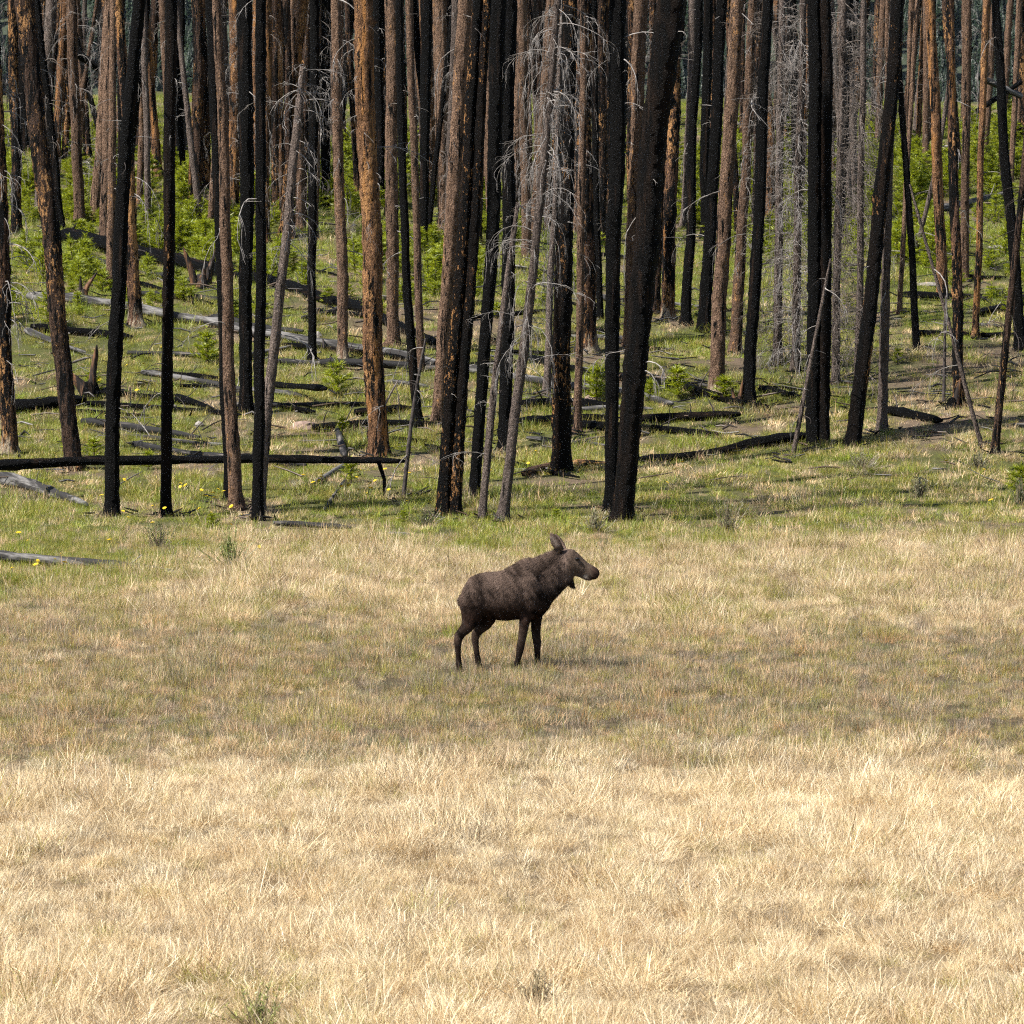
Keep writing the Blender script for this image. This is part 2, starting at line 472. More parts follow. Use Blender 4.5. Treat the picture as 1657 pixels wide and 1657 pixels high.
a_ = N.n('ShaderNodeAttribute', attribute_name='tone')
f1 = N.noise(N.mapping((1, 1, 1), rnd=False), 9, 5, 0.7); f2 = N.noise(N.mapping((1, 1, 1), rnd=False), 60, 3, 0.7)
sh = N.ramp(N.math('ADD', N.math('MULTIPLY', f1, 0.6), N.math('MULTIPLY', f2, 0.4)), [(0.3, 0.45), (0.7, 1.25)])
N.l(N.principled(N.mix(1.0, a_.outputs['Color'], sh, 'MULTIPLY'), 0.95, N.bump(f2, 0.03, 0.8), 0.1), out.inputs[0])
ground = link('ground', MB().add(gv, gf, gcol).mesh('ground', m))
tag(ground, 'grassy valley floor rising into a burnt forest slope', kind='structure')

def mountain_z(x, y): return -34 + 0.42 * (y - 1450) + 90 * (fbm(x / 260, y / 260, 41) - 0.5) * sstep(1450, 1700, y)
mx_ = np.linspace(-2400, 2400, 90); my_ = np.linspace(1450, 2900, 60)
MX, MY = np.meshgrid(mx_, my_); MZ = mountain_z(MX, MY)
ii = (np.arange(59)[:, None] * 90 + np.arange(89)[None, :]).ravel()
m = flat_mat('mountain_soil', (0.025, 0.035, 0.02), (0.045, 0.055, 0.03), 0.06)
mt = link('mountain', MB().add(np.stack([MX.ravel(), MY.ravel(), MZ.ravel()], -1), np.stack([ii, ii + 1, ii + 91, ii + 90], -1)).mesh('mountain', m))
tag(mt, 'steep forested mountainside rising far behind the burnt trees', kind='structure')

# ------------------------------------------------------------------ grass tufts, scattered by geometry nodes
lib = bpy.data.collections.new('tuft_library')
def blades(n, R, h, width, tilt, curl, colvar, base_pow=0.6, lean=0.5):
    mb = MB()
    V = []; F = []; Cc = []
    la = 0.0
    for k in range(n):
        a = random.uniform(0, 6.283); r = R * random.random() ** base_pow
        b = np.array([math.cos(a) * r, math.sin(a) * r, -0.03])
        L = h * random.uniform(0.55, 1.15)
        da = (a if random.random() > lean else la + random.gauss(0, 0.6))
        tl = abs(random.gauss(tilt, 0.28)); cu = random.gauss(curl, 0.5)
        w = width * random.uniform(0.6, 1.3)
        if random.random() < 0.035: L *= 1.55; cu *= 0.3; tl *= 0.5                  # a standing stalk
        fa = random.uniform(0, 3.1416)
        side = np.array([math.cos(fa), math.sin(fa), 0])
        p = b.copy(); seg = 3
        tone = random.choice(colvar); tone = np.array(tone) * random.uniform(0.8, 1.15)
        yaw = random.gauss(0, 0.5)
        i0 = len(V)
        for s in range(seg + 1):
            ws = w * (1.0, 0.95, 0.7, 0.0)[s]
            if s < seg:
                V.append(p - side * ws / 2); V.append(p + side * ws / 2); Cc.append(tone); Cc.append(tone)
            else:
                V.append(p); Cc.append(tone)
            th = tl + cu * (s + 0.5) / seg; da += yaw / seg
            p = p + (L / seg) * np.array([math.sin(th) * math.cos(da), math.sin(th) * math.sin(da), math.cos(th)])
        F += [[i0, i0 + 1, i0 + 3], [i0, i0 + 3, i0 + 2], [i0 + 2, i0 + 3, i0 + 5], [i0 + 2, i0 + 5, i0 + 4], [i0 + 4, i0 + 5, i0 + 6]]
    return mb.add(np.array(V), np.array(F), np.array(Cc))

dry_v = [(1, 1, 1), (1.05, 1.02, 0.95), (0.85, 0.78, 0.66), (0.6, 0.52, 0.44), (1.15, 1.15, 1.15), (1.1, 1.05, 0.95)]
mix_v = [(1, 1, 1), (1, 1, 1), (1.5, 1.25, 1.1), (0.7, 0.75, 0.6), (1.1, 0.95, 0.9)]
specs = []
for k in range(7): specs.append(('dry', dict(n=120, R=0.21, h=0.28, width=0.005, tilt=0.5, curl=1.1, colvar=dry_v)))
for k in range(3): specs.append(('mat', dict(n=120, R=0.25, h=0.28, width=0.0046, tilt=1.0, curl=0.85, colvar=dry_v)))
for k in range(5): specs.append(('thin', dict(n=85, R=0.20, h=0.22, width=0.0046, tilt=0.38, curl=0.6, colvar=mix_v)))
for k in range(4): specs.append(('floor', dict(n=70, R=0.22, h=0.22, width=0.008, tilt=0.4, curl=0.75, colvar=mix_v)))
kinds = {}
for k, (kn, kw) in enumerate(specs):
    o = bpy.data.objects.new('%02d_tuft' % k, blades(**kw).mesh('tuft', M['grass'], False))
    lib.objects.link(o); kinds.setdefault(kn, []).append(k)

def scatter_group(coll, name):
    ng = bpy.data.node_groups.new(name, 'GeometryNodeTree')
    ng.interface.new_socket('Geometry', in_out='INPUT', socket_type='NodeSocketGeometry')
    ng.interface.new_socket('Geometry', in_out='OUTPUT', socket_type='NodeSocketGeometry')
    gi = ng.nodes.new('NodeGroupInput'); go = ng.nodes.new('NodeGroupOutput')
    ip = ng.nodes.new('GeometryNodeInstanceOnPoints'); ci = ng.nodes.new('GeometryNodeCollectionInfo')
    ci.inputs['Collection'].default_value = coll; ci.inputs['Separate Children'].default_value = True; ci.inputs['Reset Children'].default_value = True
    def attr(nm, dt):
        a = ng.nodes.new('GeometryNodeInputNamedAttribute'); a.data_type = dt; a.inputs['Name'].default_value = nm
        return a.outputs['Attribute']
    L = ng.links.new
    L(gi.outputs[0], ip.inputs['Points']); L(ci.outputs[0], ip.inputs['Instance']); ip.inputs['Pick Instance'].default_value = True
    L(attr('pick', 'INT'), ip.inputs['Instance Index']); L(attr('rot', 'FLOAT_VECTOR'), ip.inputs['Rotation']); L(attr('scl', 'FLOAT_VECTOR'), ip.inputs['Scale'])
    L(ip.outputs[0], go.inputs[0])
    return ng
def scatter(name, coll, pts, pick, rot, scl, tint):
    me = bpy.data.meshes.new(name); me.vertices.add(len(pts)); me.vertices.foreach_set('co', pts.astype(np.float32).ravel())
    for nm, dt, key, arr in (('pick', 'INT', 'value', pick.astype(np.int32)), ('rot', 'FLOAT_VECTOR', 'vector', rot), ('scl', 'FLOAT_VECTOR', 'vector', scl),
                             ('tint', 'FLOAT_COLOR', 'color', np.hstack([tint, np.ones((len(tint), 1))]))):
        a = me.attributes.new(nm, dt, 'POINT')
        a.data.foreach_set(key, arr.ravel() if nm == 'pick' else arr.astype(np.float32).ravel())
    o = link(name, me)
    md = o.modifiers.new('scatter', 'NODES'); md.node_group = scatter_group(coll, name + '_scatter')
    return o

def sample_band(y0, y1, dens, margin):
    """Uniform points on the strip the camera can see, with a margin at either side."""
    out = []
    step = 2.0
    for ya in np.arange(y0, y1, step):
        hw = (ya + step) * 0.1055 + margin
        k = rng.poisson(dens(ya) * step * 2 * hw) if callable(dens) else rng.poisson(dens * step * 2 * hw)
        out.append(np.stack([rng.uniform(-hw, hw, k), rng.uniform(ya, ya + step, k)], -1))
    return np.vstack(out)

def plant_grass(name, p, label, cat, kindfun):
    x, y = p[:, 0], p[:, 1]; z = G(x, y)
    col, px, py, fore, belt, upper, floor = grass_colour(x, y, z)
    n = len(x)
    pick, s = kindfun(x, y, px, py, fore, belt, upper, floor, n)
    la = fbm(x / 2.2, y / 2.2, 61, 2) * 12 + rng.normal(0, 2.6, n)
    rot = np.stack([rng.normal(0, 0.10, n), rng.normal(0, 0.10, n), la], -1)
    sc = s[:, None] * np.stack([np.ones(n), np.ones(n), rng.uniform(0.75, 1.25, n)], -1)
    o = scatter(name, lib, np.stack([x, y, z], -1), pick, rot, sc, col)
    return tag(o, label, cat, kind='stuff')

def choose(lst, n): return np.array(lst)[rng.integers(0, len(lst), n)]
def meadow_kind(x, y, px, py, fore, belt, upper, floor, n):
    q = rng.random(n)
    clump = sstep(0.45, 0.7, fbm(x / 0.9, y / 1.1, 71, 2))
    pick = np.where(q < fore * 0.55 + upper * 0.5, choose(kinds['dry'], n), np.where(q < fore + upper * 0.8, choose(kinds['mat'], n), choose(kinds['thin'], n)))
    s = (0.68 + 0.45 * clump) * rng.uniform(0.7, 1.25, n) * (1 - 0.12 * belt)
    return pick, s
def floor_kind(x, y, px, py, fore, belt, upper, floor, n):
    q = rng.random(n)
    pick = np.where(q < 0.70, choose(kinds['floor'], n), np.where(q < 0.85, choose(kinds['thin'], n), choose(kinds['mat'], n)))
    s = rng.uniform(0.5, 1.05, n) * (0.8 + 0.5 * sstep(0.5, 0.75, fbm(x / 1.4, y / 1.4, 81, 2))) * (1 + 0.003 * (y - 90))
    return pick, s
meadow = sample_band(38, 90, lambda ya: 58, 2.5)
keep = rng.random(len(meadow)) < 0.38 + 0.62 * sstep(0.36, 0.56, fbm(meadow[:, 0] / 0.55, meadow[:, 1] / 0.8, 73, 2))
meadow = meadow[keep]
plant_grass('meadow_grass', meadow, 'pale dry straw meadow grass turning greyish olive towards the middle', 'grass', meadow_kind)
ff = sample_band(90, 205, lambda ya: 26 if ya < 110 else (17 if ya < 140 else 10), 3.0)
keep = rng.random(len(ff)) < 0.35 + 0.65 * sstep(0.62, 0.45, fbm(ff[:, 0] / 1.3, ff[:, 1] / 2.2, 21))
plant_grass('forest_floor_grass', ff[keep], 'green and tan grass growing under the burnt trees', 'grass', floor_kind)

# ------------------------------------------------------------------ dead branches
def branch_path(start, az, L, up, droop, curl, n=7):
    """A dead limb: leaves the stem outwards, sags, and wanders."""
    p = np.array(start, float); pts = [p.copy()]
    el = up; a = az; ca = random.gauss(0, curl)
    for k in range(n - 1):
        d = np.array([math.cos(a) * math.cos(el), math.sin(a) * math.cos(el), math.sin(el)])
        p = p + d * L / (n - 1); pts.append(p.copy())
        el -= droop * random.uniform(0.5, 1.5) / (n - 1); a += (ca + random.gauss(0, curl)) / (n - 1) * 1.6
        el = max(el, -1.45)
    return np.array(pts)

def limb(mb, start, az, L, r, up=0.2, droop=1.2, curl=0.6, subs=6, depth=1):
    P = branch_path(start, az, L, up, droop, curl, 7 if depth else 5)
    tube(mb, P, np.linspace(r, r * 0.3, len(P)), 3, caps=False)
    for k in range(subs):
        t = random.uniform(0.2, 1.0); i = min(int(t * (len(P) - 1)), len(P) - 2)
        q = P[i] + (P[i + 1] - P[i]) * random.random()
        d = P[i + 1] - P[i]; ba = math.atan2(d[1], d[0]); be = math.asin(max(-1, min(1, d[2] / (np.linalg.norm(d) + 1e-9))))
        l2 = L * random.uniform(0.18, 0.5)
        limb(mb, q, ba + random.choice((-1, 1)) * random.uniform(0.4, 1.3), l2, max(r * 0.5, 0.0034), be + random.uniform(-0.6, 0.5), random.uniform(0.0, 1.6), curl * 1.8,
             (random.choice((1, 2, 3)) if L > 0.45 else 0) if depth else 0, 0)

# ------------------------------------------------------------------ trees
LANDMARKS = []; BASES = []
def ground_point(px, py): return unproject(px, py)

def make_tree(label, xb, yb, xt, wb, wt, mat, yt=0, bow=0.0, twigs=0, twig_zone=(0.2, 1.0), twig_len=1.0, twig_mat='twig', stubs=5, droop=1.3, group=None,
              rough=0.085, sides=16, tree_name='burnt_pine_tree', flare=0.85, lod=1.0, twin=None, arcs=0):
    P0 = ground_point(xb, yb)
    s = FPX / (P0[1])                                   # pixels per metre there
    hz = (yb - yt) / s * 1.004
    dx = (xt - xb) / s
    root = thing(tree_name, label, 'tree', tuple(P0), group)
    sd = random.randint(1, 90000)
    r0, r1 = 0.93 * wb / s / 2, 0.93 * wt / s / 2
    if yt <= 0:
        Htot = hz + random.uniform(4, 9)
    else:
        Htot = hz
    nr = max(int(min(hz, Htot) * 11.5 * lod), 12)
    h = np.concatenate([[-0.35, 0.0, 0.08, 0.18, 0.32, 0.5], np.linspace(0.65, min(hz + 0.4, Htot), nr), np.linspace(min(hz + 0.4, Htot), Htot, 8)[1:] if Htot > hz + 1 else []])
    t = h / hz
    dep = random.gauss(0, 0.025)
    wob = 0.5 * r0
    cx = dx * t + bow / s * np.sin(np.clip(t, 0, 1.6) * math.pi) + wob * (fbm(h * 0.42 + sd, h * 0 + 3.3, 7, 2) - 0.5) * 2 * np.clip(h / 2, 0, 1)
    cy = dep * h + wob * (fbm(h * 0.42 + sd, h * 0 + 8.1, 9, 2) - 0.5) * 2 * np.clip(h / 2, 0, 1)
    path = np.stack([cx, cy, h], -1)
    rad = np.where(t <= 1, r0 + (r1 - r0) * np.clip(t, 0, 1), r1 * np.clip(1 - 0.62 * (h - hz) / max(Htot - hz, 0.1), 0.3, 1) if yt <= 0 else r1)
    if yt > 0: rad = rad * np.where(t > 0.93, 0.75, 1)
    ang = np.arange(sides) / sides * 2 * math.pi
    ph = random.uniform(0, 6)
    lobes = 0.55 + 0.45 * np.sin(ang * 4 + ph) * np.sin(ang * 2.3 + ph * 2)
    fl = 1 + flare * np.exp(-np.clip(h, 0, None) / 0.16)[:, None] * lobes[None, :]
    mb = tube(MB(), path, rad, sides, rough, sd, flare=fl, knots=int(5 * lod))
    link('trunk', mb.mesh('trunk', M[mat]), root)
    if twin:                                             # a second stem grown against the first
        off, hw, tm, topf = twin
        p2_ = path.copy(); kk = np.clip(t, 0, 1.3)
        p2_[:, 0] += off / s * (1 + (topf - 1) * kk); p2_[:, 1] -= 0.03
        link('trunk', tube(MB(), p2_, rad * hw, sides, rough * 1.2, sd + 7, flare=fl, knots=4).mesh('trunk', M[tm]), root)
    def at(hh): return np.array([np.interp(hh, h, path[:, 0]), np.interp(hh, h, path[:, 1]), hh])
    def rr(hh): return float(np.interp(hh, h, rad))
    BASES.append((P0, r0)); near_tree = P0[1] < 150
    for k in range(arcs):                                # long bare limbs sweeping down to one side
        hh = random.uniform(0.3, 0.97) * hz; az = random.gauss(0.0, 0.6); b = MB()
        limb(b, at(hh), az, random.uniform(0.7, 1.25), random.uniform(0.013, 0.02), random.uniform(0.0, 0.5), random.uniform(1.6, 2.6), 0.5, 7)
        link('branch', b.mesh('branch', M['twig']), root)
    for k in range(int(stubs * 1.5)):                               # broken branch stubs, each its own piece
        hh = random.uniform(0.18, 1.0) * hz
        az = random.uniform(0, 6.283)
        b = MB()
        L = random.uniform(0.12, 0.55); long_ = near_tree and random.random() < 0.22
        if long_: L = random.uniform(0.7, 1.5)
        limb(b, at(hh) + rr(hh) * 0.7 * np.array([math.cos(az), math.sin(az), 0]), az, L, random.uniform(0.007, 0.014) * (1.25 if long_ else 1), random.uniform(-0.5, 0.4), random.uniform(0.8, 2.2) if long_ else random.uniform(0, 1.0), 0.7, 5 if long_ else 1)
        link('branch', b.mesh('branch', M['twig' if long_ else twig_mat if random.random() < 0.5 else 'twigdark']), root)
    if twigs:
        b = MB()
        for k in range(twigs):
            hh = random.uniform(*twig_zone) * hz
            az = random.uniform(0, 6.283)
            L = twig_len * random.uniform(0.35, 1.15)
            limb(b, at(hh) + rr(hh) * 0.7 * np.array([math.cos(az), math.sin(az), 0]), az, L, random.uniform(0.006, 0.011), random.uniform(-0.7, 0.5), droop * random.uniform(0.5, 1.5), 0.6, 6)
        link('dead_crown', b.mesh('dead_crown', M[twig_mat]), root)
    return root

# label, base x, base y, x where it leaves the top of the picture, width at base, width at top, bark, options
TREES = [
 ('left-edge burnt pine with orange bare wood patches and white drooping branches', 16, 738, -6, 27, 24, 'mixedp', dict(twigs=40, twig_zone=(0.2, 0.98), twig_len=0.9, droop=1.7, arcs=13)),
 ('dark brown leaning pine trunk with black fissures near the left edge', 120, 760, 44, 29, 34, 'dbrown', dict(stubs=5)),
 ('slim orange-brown trunk tilted right behind the dark leaning pine', 88, 335, 108, 14, 17, 'orange', dict(stubs=3)),
 ('short orange and black charred trunk deep in the left stand', 105, 262, 116, 12, 15, 'mixed', dict(stubs=2)),
 ('thin jet black pole leaning left across the far left stand', 176, 275, 110, 10, 9, 'black', dict(stubs=2)),
 ('thin crooked brown sapling trunk crossing the leaning black pole', 116, 275, 160, 11, 6, 'brown', dict(stubs=8, twigs=5, twig_zone=(0.5, 1), twig_len=1.0)),
 ('straight smooth brown trunk just left of the tall black pine', 179, 472, 188, 16, 12, 'brown', dict(stubs=6)),
 ('patchy black and cream trunk half hidden behind the tall black pine', 220, 527, 198, 24, 16, 'mixedp', dict(stubs=4)),
 ('tall black charred pine leaning right at the forest edge on the left', 181, 838, 233, 27, 22, 'black', dict(stubs=7, bow=-10)),
 ('narrow pine with black lower stem and brown upper stem with broken twigs', 268, 836, 282, 19, 21, 'blackbrown', dict(twigs=6, twig_zone=(0.72, 0.98), twig_len=0.6, stubs=4)),
 ('thin grey-brown trunk leaning left behind the narrow black-stemmed pine', 325, 370, 285, 12, 9, 'grey', dict(stubs=4)),
 ('thick dark brown trunk in the back row behind the thin grey leaner', 334, 305, 325, 18, 20, 'dbrown', dict(stubs=3)),
 ('black charred trunk touching the smooth copper-brown trunk on its left side', 371, 812, 342, 16, 16, 'black', dict(stubs=3)),
 ('smooth copper-brown trunk paired with a black one at the forest edge', 382, 826, 354, 24, 15, 'brown', dict(stubs=3)),
 ('mid-brown back-row trunk between the copper trunk and the stout black one', 384, 312, 377, 16, 18, 'brown', dict(stubs=3)),
 ('stout straight black trunk standing behind the copper-brown pair', 398, 672, 399, 22, 26, 'black', dict(stubs=4)),
 ('slim black trunk with a crooked dark foot at the forest edge', 417, 842, 428, 20, 17, 'black', dict(stubs=3)),
 ('grey-brown leaning trunk with a forked twiggy broken top', 418, 828, 492, 20, 14, 'grey', dict(yt=112, stubs=5, twigs=40, twig_zone=(0.58, 1.0), twig_len=0.95, droop=0.8, twig_mat='twig')),
 ('dark striped trunk in the back row right of the slim black trunk', 446, 342, 446, 14, 16, 'dbrown', dict(stubs=2)),
 ('pale brown thin trunk in the back row behind the grey leaner', 456, 352, 452, 9, 9, 'orange', dict(stubs=2)),
 ('dark brown flaking trunk rising behind the grey forked leaner', 471, 386, 464, 15, 16, 'dbrown', dict(stubs=3)),
 ('light brown flaking trunk beside the dark one behind the forked leaner', 486, 374, 480, 17, 20, 'brown', dict(stubs=3)),
 ('thin black trunk with flared foot standing on the grassy slope', 505, 588, 511, 14, 17, 'black', dict(stubs=3)),
 ('black back-row trunk fused against the thin black flared one', 527, 335, 528, 16, 19, 'black', dict(stubs=2)),
 ('reddish brown straight trunk with pale bare foot on the slope', 554, 586, 547, 19, 18, 'brownp', dict(stubs=5, twigs=26, twig_zone=(0.45, 0.9), twig_len=0.75)),
 ('thick orange-brown flaking trunk, the broadest left of centre', 613, 741, 588, 35, 33, 'orange', dict(stubs=6, twigs=16, twig_zone=(0.5, 0.98), twig_len=0.6)),
 ('brown flaking trunk fused behind the thick orange-brown one', 637, 560, 634, 20, 24, 'brown', dict(stubs=5)),
 ('black trunk glimpsed between the two flaking brown trunks', 618, 335, 611, 13, 15, 'black', dict(stubs=2, twigs=6, twig_zone=(0.5, 1.0), twig_len=0.7)),
 ('curving black trunk with grey twigs right of the flaking pair', 676, 687, 649, 17, 12, 'black', dict(stubs=7, bow=-8)),
 ('slim rosy brown trunk hugging the curving black trunk', 681, 602, 662, 13, 13, 'brown', dict(stubs=3)),
 ('checked black trunk tapering downwards behind the rosy brown one', 685, 402, 690, 14, 22, 'black', dict(stubs=2)),
 ('thin black pole leaning right over the checked black trunk', 692, 386, 736, 10, 9, 'black', dict(stubs=2)),
 ('brown trunk covered in grey twigs behind the left centre stand', 724, 392, 740, 15, 17, 'grey', dict(stubs=3, twigs=60, twig_zone=(0.05, 0.98), twig_len=0.6)),
 ('brown leaning trunk left of the split black and orange pine', 708, 690, 756, 22, 25, 'brown', dict(stubs=4)),
 ('heavy black pine flecked with orange, split by a dark seam at its foot', 717, 836, 774, 25, 18, 'blackfleck', dict(stubs=5, twin=(19, 0.85, 'blackfleck', 0.8))),
 ('black leaning pine just right of the split flecked pine', 767, 813, 808, 18, 28, 'black', dict(stubs=5, bow=6)),
 ('black trunk rising behind the two thin grey leaning stems', 816, 735, 826, 22, 24, 'black', dict(stubs=4)),
 ('thin grey-brown stem leaning right with curled twigs, the left of two', 780, 840, 838, 14, 9, 'grey', dict(yt=330, stubs=8, twigs=7, twig_zone=(0.35, 1.0), twig_len=0.55, bow=-5)),
 ('grey-brown curved stem hung with a mass of curly grey twigs', 813, 843, 903, 19, 12, 'grey', dict(stubs=4, twigs=130, twig_zone=(0.28, 1.0), twig_len=1.15, droop=1.7, bow=6)),
 ('brown back trunk left of the curly twig mass at centre', 852, 420, 843, 17, 19, 'brown', dict(stubs=3)),
 ('twig-covered grey spruce behind the centre black trunks', 884, 640, 912, 13, 9, 'grey', dict(stubs=2, twigs=120, twig_zone=(0.35, 1.0), twig_len=1.1, droop=1.7)),
 ('black pine with orange flecked foot between twig mass and giant black pine', 908, 766, 918, 34, 26, 'blackfleck', dict(stubs=6)),
 ('thin tan-brown trunk showing right behind the orange flecked foot', 934, 702, 944, 14, 12, 'brown', dict(stubs=3)),
 ('mixed orange and black trunk with white scorched foot on the slope', 950, 570, 941, 33, 28, 'mixedp', dict(stubs=5)),
 ('slim black trunk at the right side of the white-footed trunk', 971, 516, 958, 12, 13, 'black', dict(stubs=2)),
 ('checked black trunk fused to the left of the giant black pine', 988, 828, 999, 22, 30, 'black', dict(stubs=4, twigs=5, twig_zone=(0.55, 0.95), twig_len=0.7)),
 ('rusty brown leaning trunk wedged behind the giant black pine', 1016, 560, 1038, 17, 25, 'brown', dict(stubs=3)),
 ('giant black pine leaning right, the widest trunk, above the moose', 1006, 844, 1084, 36, 50, 'blackbrown', dict(stubs=9, bow=-4)),
 ('dark brown trunk just right of the giant black pine', 1058, 506, 1078, 21, 16, 'dbrown', dict(stubs=3)),
 ('brown and black trunk with bare orange foot right of the giant pine', 1081, 518, 1093, 24, 20, 'mixedp', dict(stubs=3)),
 ('straight black post-like trunk in front of the green slope', 1109, 526, 1130, 18, 12, 'black', dict(stubs=5)),
 ('black trunk leaning right in front of the green slope', 1138, 536, 1168, 23, 18, 'black', dict(stubs=4, twigs=6, twig_zone=(0.5, 0.95), twig_len=0.5)),
 ('red-brown flaking trunk with white scorched foot right of centre', 1159, 640, 1193, 26, 23, 'brownp', dict(stubs=3)),
 ('brown trunk behind the checked black trunk right of centre', 1190, 574, 1216, 21, 14, 'brown', dict(stubs=4, twigs=40, twig_zone=(0.2, 1.0), twig_len=0.5)),
 ('checked black trunk right of the red-brown white-footed trunk', 1211, 654, 1239, 22, 18, 'black', dict(stubs=3)),
 ('grey dead spruce thick with twigs, left of the twin black trunk', 1258, 588, 1262, 16, 12, 'grey', dict(stubs=0, twigs=270, twig_zone=(0.05, 1.0), twig_len=1.2, droop=0.8, twig_mat='twigbrown', tree_name='dead_spruce_tree')),
 ('twiggy grey dead spruce nearly touching the twin black trunk', 1287, 602, 1296, 15, 12, 'grey', dict(stubs=0, twigs=270, twig_zone=(0.05, 1.0), twig_len=1.2, droop=0.8, twig_mat='twig', tree_name='dead_spruce_tree')),
 ('twin black charred trunk, thick and upright, right of centre', 1316, 719, 1313, 26, 24, 'black', dict(stubs=3, flare=0.3, twin=(17, 0.85, 'blackbrown', 1.0))),
 ('grey dead spruce veiled in twigs just right of the twin black trunk', 1352, 622, 1362, 14, 11, 'grey', dict(stubs=0, twigs=280, twig_zone=(0.05, 1.0), twig_len=1.2, droop=0.8, twig_mat='twigbrown', tree_name='dead_spruce_tree')),
 ('brownish twiggy dead spruce behind the leaning orange-flecked black trunk', 1388, 645, 1392, 13, 10, 'grey', dict(stubs=0, twigs=190, twig_zone=(0.05, 0.9), twig_len=1.0, droop=0.8, twig_mat='twigbrown', tree_name='dead_spruce_tree')),
 ('slender dead grey stem leaning against the twin black trunk', 1283, 738, 1342, 9, 5, 'grey', dict(yt=420, stubs=10, twig_mat='twig', tree_name='dead_sapling_tree', flare=0.1)),
 ('black trunk with orange flecks leaning right beside the twin black trunk', 1380, 721, 1452, 26, 23, 'blackfleck', dict(stubs=4, bow=4)),
 ('knotty grey-brown trunk right of the leaning orange-flecked trunk', 1427, 700, 1440, 18, 12, 'grey', dict(stubs=12, twig_mat='twigbrown')),
 ('thin brown stem leaning right above the dry grass glade', 1455, 508, 1482, 9, 8, 'brown', dict(stubs=3)),
 ('thin black trunk leaning left above the dry grass glade', 1484, 567, 1444, 13, 9, 'black', dict(stubs=4)),
 ('orange-streaked brown trunk standing before the green right slope', 1526, 483, 1503, 19, 17, 'orange', dict(stubs=4)),
 ('black-footed trunk with broken charred base in the right glade', 1552, 660, 1532, 20, 14, 'mixed', dict(stubs=4, flare=1.2)),
 ('straight brown trunk right behind the black-footed one', 1560, 455, 1562, 16, 13, 'brown', dict(stubs=3)),
 ('small orange-brown trunk with dark foot on the right slope', 1578, 549, 1592, 12, 11, 'orange', dict(stubs=2)),
 ('black crooked trunk leaning left at the right edge', 1651, 566, 1606, 21, 14, 'black', dict(stubs=5)),
 ('brown dead stem with bare side branches at the right edge', 1609, 734, 1676, 14, 9, 'dbrown', dict(stubs=3, twigs=16, twig_zone=(0.1, 0.6), twig_len=1.25, droop=0.9, twig_mat='twigdark')),
 ('thin grey pole leaning left across the black-footed trunk', 1589, 724, 1470, 8, 5, 'grey', dict(yt=300, stubs=9, twig_mat='twigdark', tree_name='dead_sapling_tree', flare=0.1)),
 ('crooked pale grey-brown stem leaning right on the green right slope', 1476, 430, 1540, 8, 7, 'grey', dict(yt=70, bow=8, stubs=5)),
 ('brown far trunk right of the black orange-flecked leaner on green slope', 1470, 245, 1476, 10, 15, 'brown', dict(stubs=2)),
 ('light tan far trunk beside the orange-streaked brown trunk', 1484, 252, 1494, 9, 10, 'orange', dict(stubs=1)),
 ('broad brown far trunk near the right edge, above the silver log', 1590, 205, 1594, 11, 15, 'brown', dict(stubs=1)),
 ('brown far trunk leaning left near the right edge', 1618, 305, 1632, 11, 12, 'brown', dict(stubs=1)),
 ('brown trunk leaning right, rightmost at the top right corner', 1642, 250, 1664, 12, 14, 'brown', dict(stubs=2)),
 ('thin dead sapling with grey twigs between orange trunk and split pine', 653, 805, 690, 8, 5, 'twigdark', dict(yt=548, stubs=10, twig_mat='twig', tree_name='dead_sapling_tree', flare=0.1, bow=-4)),
 ('bent bare grey stem curving up at the foot of the orange-brown trunk', 609, 742, 645, 5, 3, 'twigbrown', dict(yt=615, stubs=4, bow=-12, twig_mat='twigbrown', tree_name='dead_sapling_tree', flare=0.1)),
 ('thin dark stem with fine twigs left of the black-footed trunk', 1527, 655, 1530, 6, 4, 'twigdark', dict(yt=480, stubs=4, twigs=8, twig_zone=(0.2, 1.0), twig_len=0.5, twig_mat='twigdark', tree_name='dead_sapling_tree', flare=0.1)),
]
for t in TREES:
    lab, xb, yb, xt, wb, wt, mt_, kw = t
    near = yb > 480
    make_tree(lab, xb, yb, xt, wb, wt, mt_, lod=1.0 if near else 0.6, sides=16 if near else 11, **kw)
    if near and wb >= 16: LANDMARKS.append((xb, lab))

# landmarks that the far trunks are told apart by
NAMES = [(16, 'left-edge pine'), (120, 'dark leaning pine'), (181, 'tall black pine'), (268, 'narrow black-stemmed pine'), (398, 'stout black trunk'),
         (505, 'flared black trunk'), (554, 'reddish pale-footed trunk'), (613, 'thick orange-brown trunk'), (726, 'split flecked pine'), (816, 'two grey leaning stems'),
         (908, 'orange-flecked foot pine'), (1006, 'giant black pine'), (1109, 'black post-like trunk'), (1159, 'white-footed trunk'), (1324, 'twin black trunk'),
         (1380, 'leaning flecked trunk'), (1526, 'orange-streaked trunk')]
fill = []
tries = 0
while len(fill) < 190 and tries < 9000:
    tries += 1
    x = random.uniform(-30, 1690)
    if x > 1400 and random.random() < 0.5: continue
    yb_ = random.uniform(215, 400) if random.random() < 0.75 else random.uniform(195, 260)
    if 1090 < x < 1150 and random.random() < 0.8: continue
    if 1390 < x and yb_ > 300: continue
    if any(abs(x - f[0]) < 7 and abs(yb_ - f[1]) < 40 for f in fill): continue
    fill.append((x, yb_))
fill.sort()
